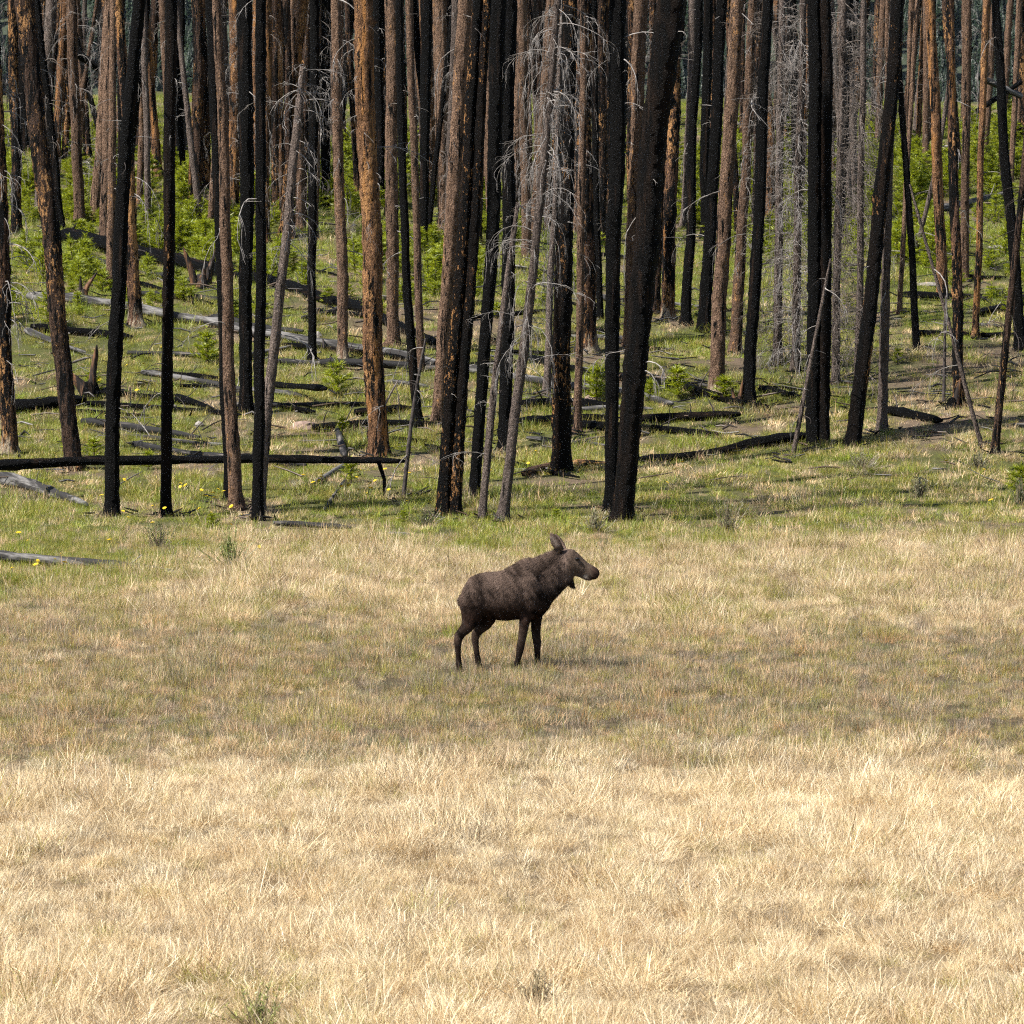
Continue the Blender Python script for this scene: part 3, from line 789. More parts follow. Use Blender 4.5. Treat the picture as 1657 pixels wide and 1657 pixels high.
ORD = ['first', 'second', 'third', 'fourth', 'fifth', 'sixth', 'seventh', 'eighth', 'ninth', 'tenth', 'eleventh', 'twelfth', 'thirteenth', 'fourteenth', 'fifteenth', 'sixteenth', 'seventeenth', 'eighteenth', 'nineteenth', 'twentieth', 'twenty-first', 'twenty-second', 'twenty-third', 'twenty-fourth']
cnt = {}
KM = [('brown', 'brown', 34), ('dbrown', 'dark brown', 24), ('black', 'black charred', 26), ('orange', 'orange-brown', 12), ('mixed', 'black and brown', 14), ('grey', 'grey', 12)]
for x, yb_ in fill:
    k = random.choices(KM, [q[2] for q in KM])[0]
    left = [n for n in NAMES if n[0] <= x]
    lm = left[-1][1] if left else 'left picture edge'
    c = cnt.get((lm, k[0]), 0); cnt[(lm, k[0])] = c + 1
    lab = '%s far trunk, %s such right of the %s' % (k[1], ORD[c], lm)
    s = random.uniform(9, 19) * (0.8 + 0.4 * (yb_ - 215) / 185)
    tw = random.random() < 0.42
    make_tree(lab, x, yb_, x + random.gauss(2, 16), s, s * random.uniform(0.95, 1.15), k[0], lod=0.45, sides=10, stubs=2 if not tw else 0, twigs=30 if tw else 0,
              twig_zone=(0.15, 1.0), twig_len=0.9, twig_mat=random.choice(['twig', 'twigbrown', 'twigbrown']), group='far trunks at the back of the burnt stand')

# ------------------------------------------------------------------ fallen logs
def make_log(label, pts, w0, w1, mat, lift=None, stubs=3, rough=0.13, legs=(), name='fallen_log', sink=0.25):
    """pts: picture points of its centre line from butt to tip; lift: height of the log's underside above the ground at each end."""
    P = []
    for i, (px_, py_) in enumerate(pts):
        lf = 0 if lift is None else lift[0] + (lift[1] - lift[0]) * i / (len(pts) - 1)
        w = w0 + (w1 - w0) * i / (len(pts) - 1)
        g = unproject(px_, py_ + w * 0.5, lf)
        r = w / (FPX / g[1]) / 2
        P.append(np.array([g[0], g[1], g[2] + r * (1 - sink)]))
    P = np.array(P)
    L = np.concatenate([[0], np.cumsum(np.linalg.norm(np.diff(P, axis=0), axis=1))])
    n = max(int(L[-1] * 4), 10)
    s = np.linspace(0, L[-1], n)
    # a log is stiff: fit a gentle curve through its points
    deg = min(len(pts) - 1, 2)
    path = np.stack([np.polyval(np.polyfit(L, P[:, k], deg), s) for k in range(3)], -1)
    r0 = w0 / (FPX / P[0][1]) / 2; r1 = w1 / (FPX / P[-1][1]) / 2
    if lift is None:
        gz = G(path[:, 0], path[:, 1]); rr_ = np.linspace(r0, r1, n)
        path[:, 2] = np.clip(path[:, 2], gz + rr_ * 0.6 + 0.04, gz + rr_ * 1.0 + 0.16)
        k_ = np.ones(5) / 5; path[:, 2] = np.convolve(np.pad(path[:, 2], 2, mode='edge'), k_, 'valid')
    sd = random.randint(1, 9999)
    path[:, 2] += r1 * 0.9 * (fbm(s * 0.6 + sd, s * 0 + 1.7, 5, 2) - 0.5) * np.clip(s, 0, 1); path[:, 1] += r1 * 2.2 * (fbm(s * 0.5 + sd, s * 0 + 5.7, 6, 2) - 0.5)
    o0 = path[0].copy(); path = path - o0
    d = path[-1] - path[0]; q = Vector(d).to_track_quat('Z', 'Y'); Rm = np.array(q.to_matrix())
    loc = path @ Rm                                     # log along local Z so the grain runs with it
    root = thing(name, label, 'log', tuple(o0)); root.rotation_mode = 'QUATERNION'; root.rotation_quaternion = q
    rl = np.linspace(r0, r1, n) * (1 + 0.08 * np.sin(s * 2 + sd)); rl[-1] *= 0.45; rl[-2] *= 0.85; rl[0] *= 0.7
    link('stem', tube(MB(), loc, rl, 14, rough, sd, knots=5).mesh('stem', M[mat]), root)
    for k in range(stubs):
        i = random.randint(1, n - 2); az = random.uniform(0, 6.283)
        b = MB(); Ls = random.uniform(0.15, 0.8)
        a = path[i]; up = random.uniform(0.2, 1.2)
        P1 = branch_path(a, az, Ls, up, random.uniform(-0.3, 0.6), 0.4, 6) @ Rm
        tube(b, P1, np.linspace(max(r1 * 0.25, 0.012), 0.006, 6), 5)
        link('branch', b.mesh('branch', M['twigdark' if 'black' in mat or mat == 'logmix' else 'twig']), root)
    for (px_, py_, qx, qy, w) in legs:
        A = at_depth(px_, py_, o0[1]) - o0; B = unproject(qx, qy); B = np.array([at_depth(qx, qy, o0[1])[0], o0[1] - 0.05, float(G(at_depth(qx, qy, o0[1])[0], o0[1] - 0.05)) - 0.05]) - o0
        mid = (A + B) / 2 + np.array([0.06, 0, 0.02])
        b = MB(); tube(b, np.array([A, mid, B]) @ Rm, np.array([w * 1.2, w, w * 0.8]) / (FPX / o0[1]) / 2, 7, 0.1, 3)
        link('branch', b.mesh('branch', M[mat]), root)
    return root

LOGS = [
 ('silvery charred log lying in green grass at the left edge', [(-20, 897), (140, 909), (288, 925)], 19, 12, 'silver', dict(lift=(0.07, 0.0), stubs=2)),
 ('long thin black pole hanging level behind the left forest edge trunks', [(-14, 752), (200, 743), (400, 743), (654, 745)], 17, 11, 'black', dict(lift=(0.62, 0.62), stubs=3, legs=[(612, 746, 622, 800, 6)])),
 ('weathered grey log sloping into the grass under the black pole end', [(-6, 770), (70, 793), (142, 820)], 25, 9, 'silver', dict(stubs=1)),
 ('long pale grey log lying across the slope behind the trunks', [(46, 478), (330, 519), (590, 570), (790, 600), (1000, 637), (1092, 654)], 17, 12, 'silver', dict(stubs=6)),
 ('thick black log descending the left slope from a torn root end', [(100, 377), (350, 435), (600, 517), (722, 556)], 24, 15, 'black', dict(stubs=6)),
 ('black log below the slope right of centre, ending near the checked trunk', [(842, 578), (975, 604), (1133, 643), (1258, 661)], 14, 12, 'black', dict(stubs=5)),
 ('thin brown log just below the long grey log, centre left', [(448, 585), (570, 589), (692, 593)], 9, 7, 'logmix', dict(stubs=6)),
 ('thick black log with burnt end behind the dark leaning pine', [(-5, 660), (70, 654), (138, 645)], 25, 22, 'black', dict(stubs=1)),
 ('grey stick-like log sloping down under the white twigs at left', [(42, 534), (95, 556), (140, 574)], 12, 7, 'silver', dict(stubs=1)),
 ('black horizontal log behind the tall black pine on the left', [(50, 529), (130, 537), (214, 546)], 15, 12, 'black', dict(stubs=2)),
 ('slim brown log right of the tall black pine, mid slope', [(206, 572), (280, 575), (356, 580)], 9, 7, 'logmix', dict(stubs=2)),
 ('low black log sunk in grass left of the copper trunk', [(230, 603), (290, 608), (352, 614)], 7, 9, 'black', dict(stubs=1)),
 ('thin black log lying below the low sunken one', [(216, 625), (285, 626), (352, 628)], 7, 6, 'black', dict(stubs=1)),
 ('brown log with light end near the black pine foot', [(148, 634), (205, 635), (262, 638)], 10, 8, 'logmix', dict(stubs=1)),
 ('short charred log sloping right below the thin black ones', [(281, 643), (315, 652), (346, 662)], 11, 9, 'black', dict(stubs=2)),
 ('black log propped on one bent leg right of the grey leaner', [(440, 621), (485, 624), (528, 626)], 9, 11, 'black', dict(lift=(0.1, 0.45), stubs=0, legs=[(526, 628, 521, 674, 9)])),
 ('small dark log left of the pink rock', [(434, 654), (470, 661), (510, 669)], 9, 8, 'black', dict(stubs=1)),
 ('black log running behind the thick orange-brown trunk foot', [(508, 692), (580, 688), (655, 686), (730, 690)], 14, 11, 'black', dict(stubs=3)),
 ('short ringed log piece standing aslant above the black pole', [(546, 694), (552, 716), (558, 740)], 11, 12, 'logmix', dict(stubs=0)),
 ('grey rotten log crumbling in grass below the black pole', [(556, 756), (532, 769), (506, 785)], 9, 8, 'silver', dict(stubs=0)),
 ('small brown branch log pointing down the grass at centre left', [(559, 780), (542, 803), (525, 828)], 7, 6, 'logmix', dict(stubs=1)),
 ('silver charred log half buried at the meadow edge', [(442, 850), (505, 853), (568, 858)], 9, 8, 'logmix', dict(stubs=0, sink=-0.8)),
 ('short silver log end at the meadow edge below the split pine', [(628, 866), (646, 867), (665, 868)], 10, 9, 'silver', dict(stubs=0)),
 ('dark brown curved log passing the orange-flecked foot', [(847, 768), (894, 756), (980, 750)], 13, 14, 'dbrown', dict(stubs=1)),
 ('long black log in the grass leading to the twin black trunk', [(1033, 744), (1108, 740), (1240, 714), (1312, 706)], 13, 18, 'black', dict(stubs=2)),
 ('broad black-brown log right of the giant pine', [(1026, 679), (1101, 674), (1198, 671)], 17, 13, 'blackbrown', dict(stubs=3)),
 ('thick dark log behind the orange-flecked foot, upper of two', [(844, 653), (910, 653), (982, 656)], 17, 16, 'black', dict(stubs=2)),
 ('thick dark log behind the orange-flecked foot, lower of two', [(840, 683), (910, 679), (984, 677)], 15, 14, 'black', dict(stubs=2)),
 ('thin black log on the slope right of the giant pine', [(1036, 565), (1075, 568), (1117, 573)], 8, 6, 'black', dict(stubs=1)),
 ('thin grey log lying in grass between flecked pine and giant pine', [(853, 711), (920, 716), (984, 724)], 8, 6, 'silver', dict(stubs=2)),
 ('black log poking from the grey-brown trunk into the glade', [(1435, 662), (1480, 671), (1524, 681)], 16, 13, 'black', dict(stubs=1)),
 ('dark log left of the twin black trunk in shaded grass', [(1230, 630), (1260, 635), (1294, 642)], 12, 10, 'black', dict(stubs=1)),
 ('black log end at the right edge, lower of two', [(1583, 508), (1608, 501), (1660, 490)], 12, 12, 'black', dict(stubs=0)),
 ('black log end at the right edge, upper of two', [(1590, 485), (1612, 481), (1660, 474)], 12, 11, 'black', dict(stubs=0)),
 ('long grey log lying across the bright green right slope', [(1414, 358), (1520, 336), (1640, 311)], 12, 10, 'silver', dict(stubs=3)),
 ('grey log lying far back on the left slope', [(165, 196), (210, 201), (256, 206)], 10, 9, 'silver', dict(lift=(0.5, 0.3), stubs=1)),
 ('thin grey log low on the far left slope', [(94, 212), (125, 219), (154, 227)], 8, 7, 'silver', dict(stubs=1)),
]
for lab, pts, w0, w1, mt_, kw in LOGS: make_log(lab, pts, w0, w1, mt_, **kw)
# further deadfall criss-crossing the slope; each is told by the trunk it lies beside
MORE = []
tries = 0
while len(MORE) < 44 and tries < 900:
    tries += 1
    x = random.uniform(-20, 1230) if random.random() < 0.88 else random.uniform(1400, 1640); y = random.uniform(395, 725)
    if y > 640 and x > 1000: continue
    L = random.uniform(70, 330) * (0.65 + 0.35 * (y - 395) / 330)
    sl = random.gauss(0.10, 0.13)
    if any(abs(x + L / 2 - (m_[0] + m_[2] / 2)) < 110 and abs(y - m_[1]) < 11 for m_ in MORE): continue
    MORE.append((x, y, L, sl))
cn = {}
for x, y, L, sl in sorted(MORE):
    mt_ = random.choices(['black', 'logmix', 'silver'], [55, 20, 25])[0]
    lf = [q for q in NAMES if q[0] <= max(x + L / 2, 17)][-1][1]
    key = (mt_, lf); cn[key] = cn.get(key, 0) + 1
    w = random.uniform(7, 14) * (0.7 + 0.4 * (y - 395) / 330)
    make_log('%s slope log, %s such right of the %s' % ({'black': 'black', 'logmix': 'half-charred', 'silver': 'grey'}[mt_], ORD[cn[key] - 1], lf),
             [(x, y), (x + L * 0.5, y + L * sl * 0.5 + random.gauss(0, 2)), (x + L, y + L * sl)], w, w * random.uniform(0.55, 0.95), mt_, stubs=random.randint(1, 5))

def hung_log(label, x0, y0, x1, y1, depth_px, w, mat):
    """A fallen trunk caught in the standing ones, well above the ground."""
    d = unproject((x0 + x1) / 2, depth_px)[1]
    A = at_depth(x0, y0, d); B = at_depth(x1, y1, d + 0.8)
    ext = (B - A) * 0.04
    A = A - ext; B = B + ext
    q = Vector(B - A).to_track_quat('Z', 'Y'); Rm = np.array(q.to_matrix())
    root = thing('leaning_log', label, 'log', tuple(A)); root.rotation_mode = 'QUATERNION'; root.rotation_quaternion = q
    pts = np.linspace(np.zeros(3), B - A, 14) @ Rm
    link('stem', tube(MB(), pts, np.linspace(w, w * 0.85, 14) / (FPX / d) / 2, 12, 0.08, 5, knots=3).mesh('stem', M[mat]), root)
hung_log('silver broken log caught between trunks at upper right', 1584, 124, 1650, 155, 330, 11, 'silver')
hung_log('dark log crossing under the silver broken log at upper right', 1584, 178, 1650, 134, 330, 9, 'black')
hung_log('black charred log hanging slanted in the far left stand', 80, 56, 182, 126, 300, 15, 'black')

# ------------------------------------------------------------------ torn stumps and snags
def shard_stump(label, px_, py_, h_px, prongs, mat_low='black'):
    P = unproject(px_, py_); s = FPX / P[1]
    root = thing('broken_stump', label, 'stump', tuple(P))
    H = h_px / s
    b = MB(); tube(b, np.array([[0, 0, -0.2], [0, 0, 0.0], [0.01, 0, H * 0.18], [0.0, 0.0, H * 0.32]]), np.array([0.30, 0.26, 0.19, 0.14]) * H * 0.75, 12, 0.3, int(px_))
    link('base', b.mesh('base', M[mat_low]), root)
    for k, (dx, lean, hh) in enumerate(prongs):
        b = MB()
        tube(b, np.array([[dx * H, 0, H * 0.1], [dx * H + lean * H * 0.3, 0.02, H * 0.45 * hh], [dx * H + lean * H * 0.75, 0.03, H * 0.8 * hh], [dx * H + lean * H, 0.0, H * hh]]),
             np.array([0.12, 0.10, 0.065, 0.015]) * H * 0.8, 8, 0.3, int(px_) + k)
        link('splinter', b.mesh('splinter', M['shard']), root)
shard_stump('splintered orange stump on the black log at left', 147, 646, 88, [(0.0, 0.12, 1.0), (-0.1, -0.35, 0.55)])
shard_stump('orange forked splinter stump left of the copper trunk', 326, 466, 66, [(-0.15, -0.3, 1.0), (0.15, 0.2, 0.95), (0.05, 0.0, 0.5)], 'shard')
shard_stump('small curled orange stump on the left slope', 135, 482, 44, [(0.0, 0.55, 1.0), (-0.1, 0.0, 0.8)], 'shard')
shard_stump('charred jagged stump at the black-footed trunk in the glade', 1540, 662, 56, [(0.1, 0.15, 0.9)], 'black')
shard_stump('reddish splintered stump beside the checked black trunk', 1194, 655, 40, [(0.05, 0.15, 1.0), (-0.15, -0.1, 0.7)], 'dbrown')
shard_stump('burnt root stump at the torn end of the black log', 104, 392, 34, [(0.1, 0.5, 0.9), (-0.2, -0.4, 0.9)], 'black')

# ------------------------------------------------------------------ stones
def make_rock(label, px_, py_, wpx, hpx, mat):
    P = unproject(px_, py_); s = FPX / P[1]
    import bmesh
    bm = bmesh.new(); bmesh.ops.create_icosphere(bm, subdivisions=3, radius=1)
    sd = random.uniform(0, 50)
    for v in bm.verts:
        c = v.co; f = 0.75 + 0.5 * float(fbm(np.array([c.x * 1.3 + sd]), np.array([c.y * 1.3 + c.z * 2.1]), 13)[0])
        v.co = Vector((c.x * f * wpx / s / 2, c.y * f * wpx / s / 2.2, max(c.z, -0.5) * f * hpx / s / 1.7))
    me = bpy.data.meshes.new('stone'); bm.to_mesh(me); bm.free(); me.materials.append(M[mat])
    o = link('stone', me, loc=tuple(P)); tag(o, label, 'stone'); return o
make_rock('flat pinkish rock on the charred wood below the bent-legged log', 492, 694, 50, 24, 'rock')
make_rock('pale boulder below the long grey log near the flared black trunk', 513, 550, 22, 20, 'palerock')
make_rock('small pale rock beside the flared black trunk foot', 486, 548, 18, 9, 'palerock')
make_rock('white stone at the slope foot right of the giant pine', 1066, 521, 14, 9, 'palerock')
make_rock('round white stone in grass right of the giant pine', 1044, 547, 12, 8, 'palerock')
make_rock('tan rock on the far left slope under the grey log', 137, 245, 26, 12, 'rock')
make_rock('dark grey rock by the charred log at left', 322, 690, 16, 14, 'palerock')
make_rock('pink rock under the dark log left of the giant pine', 962, 648, 34, 18, 'rock')
make_rock('flat tan ledge on the bare right slope', 1622, 402, 50, 9, 'palerock')
make_rock('tan stone slab above the dry glade, right slope', 1500, 462, 40, 8, 'palerock')

# ------------------------------------------------------------------ young pines
def sapling_mesh(h, seed):
    random.seed(seed)
    mb = MB(); V = []; F = []; Cc = []
    tube(mb, np.array([[0, 0, -0.05], [0.01, 0, h * 0.5], [0, 0, h * 0.95]]), np.array([0.018, 0.012, 0.006]), 5, col=np.array([0.12, 0.09, 0.05]))
    def strip(p, d, L, w, tone):
        d = d / np.linalg.norm(d); s = np.cross(d, np.array([random.gauss(0, 1), random.gauss(0, 1), random.gauss(0, 1)])); s /= np.linalg.norm(s) + 1e-9
        i = len(V); e = p + d * L
        V.extend([p - s * w * 0.5, p + s * w * 0.5, e]); Cc.extend([tone] * 3); F.append([i, i + 1, i + 2])
    def shoot(p, d, L):
        d = d / np.linalg.norm(d); n = int(20 + 100 * L)
        for k in range(n):
            t = k / n; q = p + d * L * t
            r = np.array([random.gauss(0, 1), random.gauss(0, 1), random.gauss(0, 1)]); r -= d * r.dot(d); r /= np.linalg.norm(r) + 1e-9
            tone = np.array([0.31, 0.345, 0.012]) * random.uniform(0.6, 1.2) if random.random() < 0.85 else np.array([0.16, 0.22, 0.03])
            strip(q, d * 0.9 + r * 0.8, random.uniform(0.07, 0.13), 0.015, tone)
    k = 0
    z = h * 0.12
    while z < h * 0.92:
        R = (1 - z / h) * h * 0.36 + 0.06
        nb = random.randint(4, 6); a0 = random.uniform(0, 6)
        for b in range(nb):
            a = a0 + b * 6.283 / nb + random.gauss(0, 0.2)
            e = random.uniform(0.35, 0.8)
            shoot(np.array([0, 0, z]), np.array([math.cos(a) * math.cos(e), math.sin(a) * math.cos(e), math.sin(e)]), R * random.uniform(0.75, 1.2))
        z += random.uniform(0.10, 0.17) * (0.6 + 0.5 * h)
    shoot(np.array([0, 0, h * 0.75]), np.array([random.gauss(0, 0.06), 0, 1.0]), h * 0.3)
    mb.add(np.array(V), np.array(F), np.array(Cc))
    return mb.mesh('young_pine', M['needle'], False)
SAP = [sapling_mesh(hh, 100 + i) for i, hh in enumerate((0.6, 0.8, 1.0, 1.15, 1.3, 1.5))]
random.seed(99)
def young_pine(px_, py_, hpx, label, group=None):
    P = unproject(px_, py_); s = FPX / P[1]; hm = hpx / s
    k = min(range(6), key=lambda i: abs((0.6, 0.8, 1.0, 1.15, 1.3, 1.5)[i] - hm))
    o = link('young_pine', SAP[k], loc=tuple(P)); sc = hm / (0.6, 0.8, 1.0, 1.15, 1.3, 1.5)[k]
    o.scale = (sc * random.uniform(1.3, 1.9), sc * random.uniform(1.3, 1.9), sc); o.rotation_euler = (random.gauss(0, 0.05), random.gauss(0, 0.05), random.uniform(0, 6.28))
    return tag(o, label, 'young pine', group)
ONES = [(545, 640, 60, 'young green pine right of the bent-legged log'), (117, 735, 32, 'small green pine at the foot of the dark leaning pine'), (152, 745, 34, 'small green pine right of the dark leaning pine foot'),
        (965, 650, 62, 'young pine on the slope right of the giant black pine foot'), (1098, 645, 50, 'bushy young pine on the log right of the giant pine'), (1052, 652, 36, 'small young pine above the pale log end right of giant pine'),
        (1170, 650, 40, 'young pine at the white foot of the red-brown trunk'), (652, 848, 22, 'tiny pine seedling in grass below the dead sapling'), (345, 858, 26, 'tiny pine seedling left of the slim black trunk foot'),
        (568, 782, 40, 'thin pine seedling under the black hanging pole'), (900, 846, 22, 'tiny pine seedling in tan grass left of giant pine foot'), (335, 590, 58, 'green young pine left of the black and copper pair'),
        (1452, 590, 26, 'small green pine in the dry right glade'), (555, 706, 30, 'small pine above the ringed log piece'), (240, 760, 30, 'seedling pine right of the tall black pine foot'),
        (150, 640, 40, 'young pine behind the orange splintered stump'), (1648, 800, 46, 'green bushy pine seedling at the right edge of the meadow')]
for a in ONES: young_pine(*a)
n_l = n_r = 0
while n_l < 140:
    x = random.uniform(-20, 780); y = random.gauss(375, 80)
    if 0 < y - np.interp(x, [100, 350, 600, 722], [377, 435, 517, 556]) < 58 or 0 < y - np.interp(x, [46, 330, 590, 790], [478, 519, 570, 600]) < 40: continue
    if y < 255 or y > 570 or (y > 500 and random.random() < 0.7): continue
    if float(fbm(np.array([x / 90.0]), np.array([y / 60.0]), 91)[0]) < 0.44: continue
    young_pine(x, y, random.uniform(34, 66) * (0.8 + 0.3 * (y - 250) / 200), 'bright green young pine %s the left slope, right of the %s' % ('high on' if y < 340 else 'midway up' if y < 420 else 'low on', [q[1] for q in NAMES if q[0] <= max(x, 17)][-1]), 'young pines on the left slope'); n_l += 1
while n_r < 150:
    x = random.uniform(1040, 1690); y = random.uniform(205, 445)
    if x < 1400 and y > 400: continue
    if 1560 < x and y > 330 and random.random() < 0.8: continue
    if y > 370 and float(fbm(np.array([x / 90.0]), np.array([y / 60.0]), 92)[0]) < 0.52: continue
    young_pine(x, y, random.uniform(38, 72) * (0.8 + 0.2 * (y - 200) / 200), 'vivid green young pine %s the right slope, right of the %s' % ('high on' if y < 280 else 'midway up' if y < 360 else 'low on', [q[1] for q in NAMES if q[0] <= x][-1]), 'young pines on the right slope'); n_r += 1

lib3 = bpy.data.collections.new('seedling_library')
for k in range(3): lib3.objects.link(bpy.data.objects.new('%02d_seedling' % k, SAP[k]))
sp = []
while len(sp) < 900:
    x = random.uniform(-40, 1700); y = random.uniform(215, 520)
    if 0 < y - np.interp(x, [100, 350, 600, 722], [377, 435, 517, 556]) < 40: continue
    dens = 1.0 if x < 800 else (0.25 if x < 1040 else 0.9)
    if x > 1040 and y > 420: dens *= 0.15
    if y > 440: dens *= 0.35
    if random.random() > dens or float(fbm(np.array([x / 70.0]), np.array([y / 45.0]), 93)[0]) < 0.46: continue
    sp.append(unproject(x, y))
sp = np.array(sp); n = len(sp)
o = scatter('seedling_carpet', lib3, sp, rng.integers(0, 3, n), np.stack([rng.normal(0, .1, n), rng.normal(0, .1, n), rng.uniform(0, 6.28, n)], -1), rng.uniform(0.35, 0.8, (n, 1)) * np.array([[1.7, 1.7, 1.0]]), np.ones((n, 3)))
tag(o, 'carpet of yellow-green pine seedlings covering the slope behind the trunks', 'undergrowth', kind='stuff')

# ------------------------------------------------------------------ low shrubs, tussocks, flowers
def shrub(label, px_, py_, wpx, hpx, stem_c, leaf_c, n=60, name='low_shrub'):
    P = unproject(px_, py_); s = FPX / P[1]; W = wpx / s / 2; H = hpx / s
    root = thing(name, label, 'shrub', tuple(P))
    mb = MB(); V = []; F = []; Cc = []
    for k in range(n):
        a = random.uniform(0, 6.283); rr_ = abs(random.gauss(0, 0.55))
        e = np.array([math.cos(a) * W * rr_, math.sin(a) * W * rr_, H * random.uniform(0.3, 1.1) * (1 - 0.25 * min(rr_, 1.5) ** 2)])
        b = np.array([e[0] * 0.25, e[1] * 0.25, -0.03])
        tube(mb, np.array([b, (b + e) / 2 + np.array([random.gauss(0, 0.03), 0, 0.03]), e]), np.array([0.006, 0.005, 0.003]), 3, caps=False, col=np.array(stem_c) * random.uniform(0.6, 1.3))
        for j in range(7):
            q = b + (e - b) * random.uniform(0.45, 1.05); d = np.array([random.gauss(0, 0.6), random.gauss(0, 0.6), random.uniform(0.3, 1)]); d /= np.linalg.norm(d)
            sv = np.cross(d, np.array([random.gauss(0, 1), random.gauss(0, 1), 0.3])); sv /= np.linalg.norm(sv) + 1e-9
            i = len(V); V.extend([q - sv * 0.007, q + sv * 0.007, q + d * random.uniform(0.04, 0.09)]); Cc.extend([np.array(leaf_c) * random.uniform(0.6, 1.3)] * 3); F.append([i, i + 1, i + 2])
    link('stem', mb.mesh('stem', M['needle'], False), root)
    link('foliage', MB().add(np.array(V), np.array(F), np.array(Cc)).mesh('foliage', M['needle'], False), root)
SAGE = (0.30, 0.29, 0.16); BR = (0.28, 0.22, 0.15); GR = (0.32, 0.36, 0.10)
for a in [('greyish sagebrush right of the giant pine at the meadow edge', 1178, 862, 66, 50, BR, SAGE), ('olive low shrub below the right glade', 1487, 806, 52, 34, BR, SAGE),
          ('greenish shrub at the far right meadow edge', 1652, 822, 36, 46, BR, (0.12, 0.15, 0.06)), ('dark olive shrub left of the giant pine foot', 962, 862, 56, 34, BR, SAGE),
          ('grassy green shrub below the narrow black-stemmed pine', 258, 890, 70, 44, BR, (0.15, 0.18, 0.06)), ('tall green tussock shrub in the left meadow edge', 372, 918, 80, 58, (0.13, 0.17, 0.05), GR),
          ('twiggy green-tipped shrub at the bottom left of the meadow', 418, 1668, 120, 70, (0.34, 0.27, 0.17), (0.40, 0.42, 0.14), 55), ('sparse twiggy shrub at the bottom centre of the meadow', 870, 1632, 90, 66, (0.34, 0.26, 0.17), (0.46, 0.38, 0.22), 38),
          ('dull green shrub below the leaning orange-flecked trunk', 1395, 762, 90, 30, BR, SAGE), ('dark low shrub at the foot of the split flecked pine', 690, 852, 70, 34, BR, (0.13, 0.15, 0.06)),
          ('olive shrub in the grass right of the thin grey leaning pole', 1585, 765, 70, 34, BR, SAGE)]: shrub(*a)

m, nt, out = newmat('yellow_petals'); N = NT(nt)
N.l(N.principled(N.mix(N.noise(N.mapping((1, 1, 1)), 40), (0.75, 0.50, 0.01), (0.85, 0.62, 0.03)), 0.6), out.inputs[0]); M['petal'] = m
m = flat_mat('flower_stalk', (0.10, 0.15, 0.03), (0.16, 0.22, 0.05), 30); M['stalk'] = m
fm = MB(); tube(fm, np.array([[0, 0, -0.02], [0.01, 0, 0.15], [0, 0, 0.26]]), 0.004, 4, mat=1)
for k in range(11):
    a = k * 6.283 / 11; c, s_ = math.cos(a), math.sin(a)
    fm.add(np.array([[0, 0, 0.265], [c * 0.02 - s_ * 0.009, s_ * 0.02 + c * 0.009, 0.275], [c * 0.042, s_ * 0.042, 0.27], [c * 0.02 + s_ * 0.009, s_ * 0.02 - c * 0.009, 0.275]]), np.array([[0, 3, 2, 1]]))
tube(fm, np.array([[0, 0, 0.262], [0, 0, 0.272], [0, 0, 0.28]]), np.array([0.012, 0.014, 0.008]), 7)
FME = fm.mesh('yellow_flower', [M['petal'], M['stalk']])
for cx_, cy_, n_, sx_, sy_, lab, grp in [(300, 830, 26, 120, 40, 'small yellow wildflower in grass at the left forest edge', 'yellow flowers at the left edge'),
                                    (560, 800, 22, 90, 35, 'small yellow wildflower in grass below the black pole', 'yellow flowers below the pole'),
                                    (700, 520, 10, 110, 40, 'small yellow wildflower up on the slope behind centre trunks', 'yellow flowers on the slope'),
                                    (220, 620, 12, 90, 60, 'small yellow wildflower among logs on the left', 'yellow flowers among the left logs'),
                                    (880, 765, 8, 60, 12, 'small yellow wildflower beside the orange-flecked foot', 'yellow flowers by the flecked foot'),
                                    (1090, 790, 5, 60, 20, 'small yellow wildflower in grass right of the giant pine', 'yellow flowers right of the giant pine'),
                                    (1580, 790, 5, 50, 40, 'small yellow wildflower in grass near the right edge', 'yellow flowers near the right edge'),
                                    (90, 920, 10, 90, 35, 'small yellow wildflower near the silvery log at left edge', 'yellow flowers by the silvery log')]:
    for k in range(n_):
        x = random.gauss(cx_, sx_ * 0.6); y = random.gauss(cy_, sy_ * 0.6)
        if not (0 < x < 1657): continue
        P = unproject(x, y)
        o = link('yellow_flower', FME, loc=tuple(P)); sc = random.uniform(0.8, 1.3)
        o.scale = (sc * 1.1, sc * 1.1, sc); o.rotation_euler = (random.gauss(0.35, 0.25), random.gauss(0, 0.25), random.uniform(0, 6.28))
        tag(o, lab, 'flower', grp)

# ------------------------------------------------------------------ sticks and charred litter on the forest floor
lm_ = MB(); lt = sample_band(98, 190, lambda ya: 0.5 if ya < 104 else (1.2 if ya < 130 else 0.8), 1.0)
for q in lt:
    z = float(G(q[0], q[1])); a = random.gauss(0, 0.7) + (3.14 if random.random() < 0.5 else 0); L = random.uniform(0.15, 0.9); rr_ = random.uniform(0.008, 0.028)
    d = np.array([math.cos(a), math.sin(a), random.uniform(-0.05, 0.3)])
    c0 = np.array([q[0], q[1], z + random.uniform(0.02, 0.12)])
    tone = random.choice([(0.012, 0.011, 0.011), (0.012, 0.011, 0.011), (0.05, 0.04, 0.033), (0.17, 0.155, 0.14), (0.11, 0.075, 0.05)])
    tube(lm_, np.array([c0, c0 + d * L * 0.5 + np.array([0, 0, random.gauss(0, 0.04)]), c0 + d * L]), np.array([rr_, rr_ * 0.9, rr_ * 0.5]), 5, 0.2, random.randint(1, 99), col=np.array(tone))
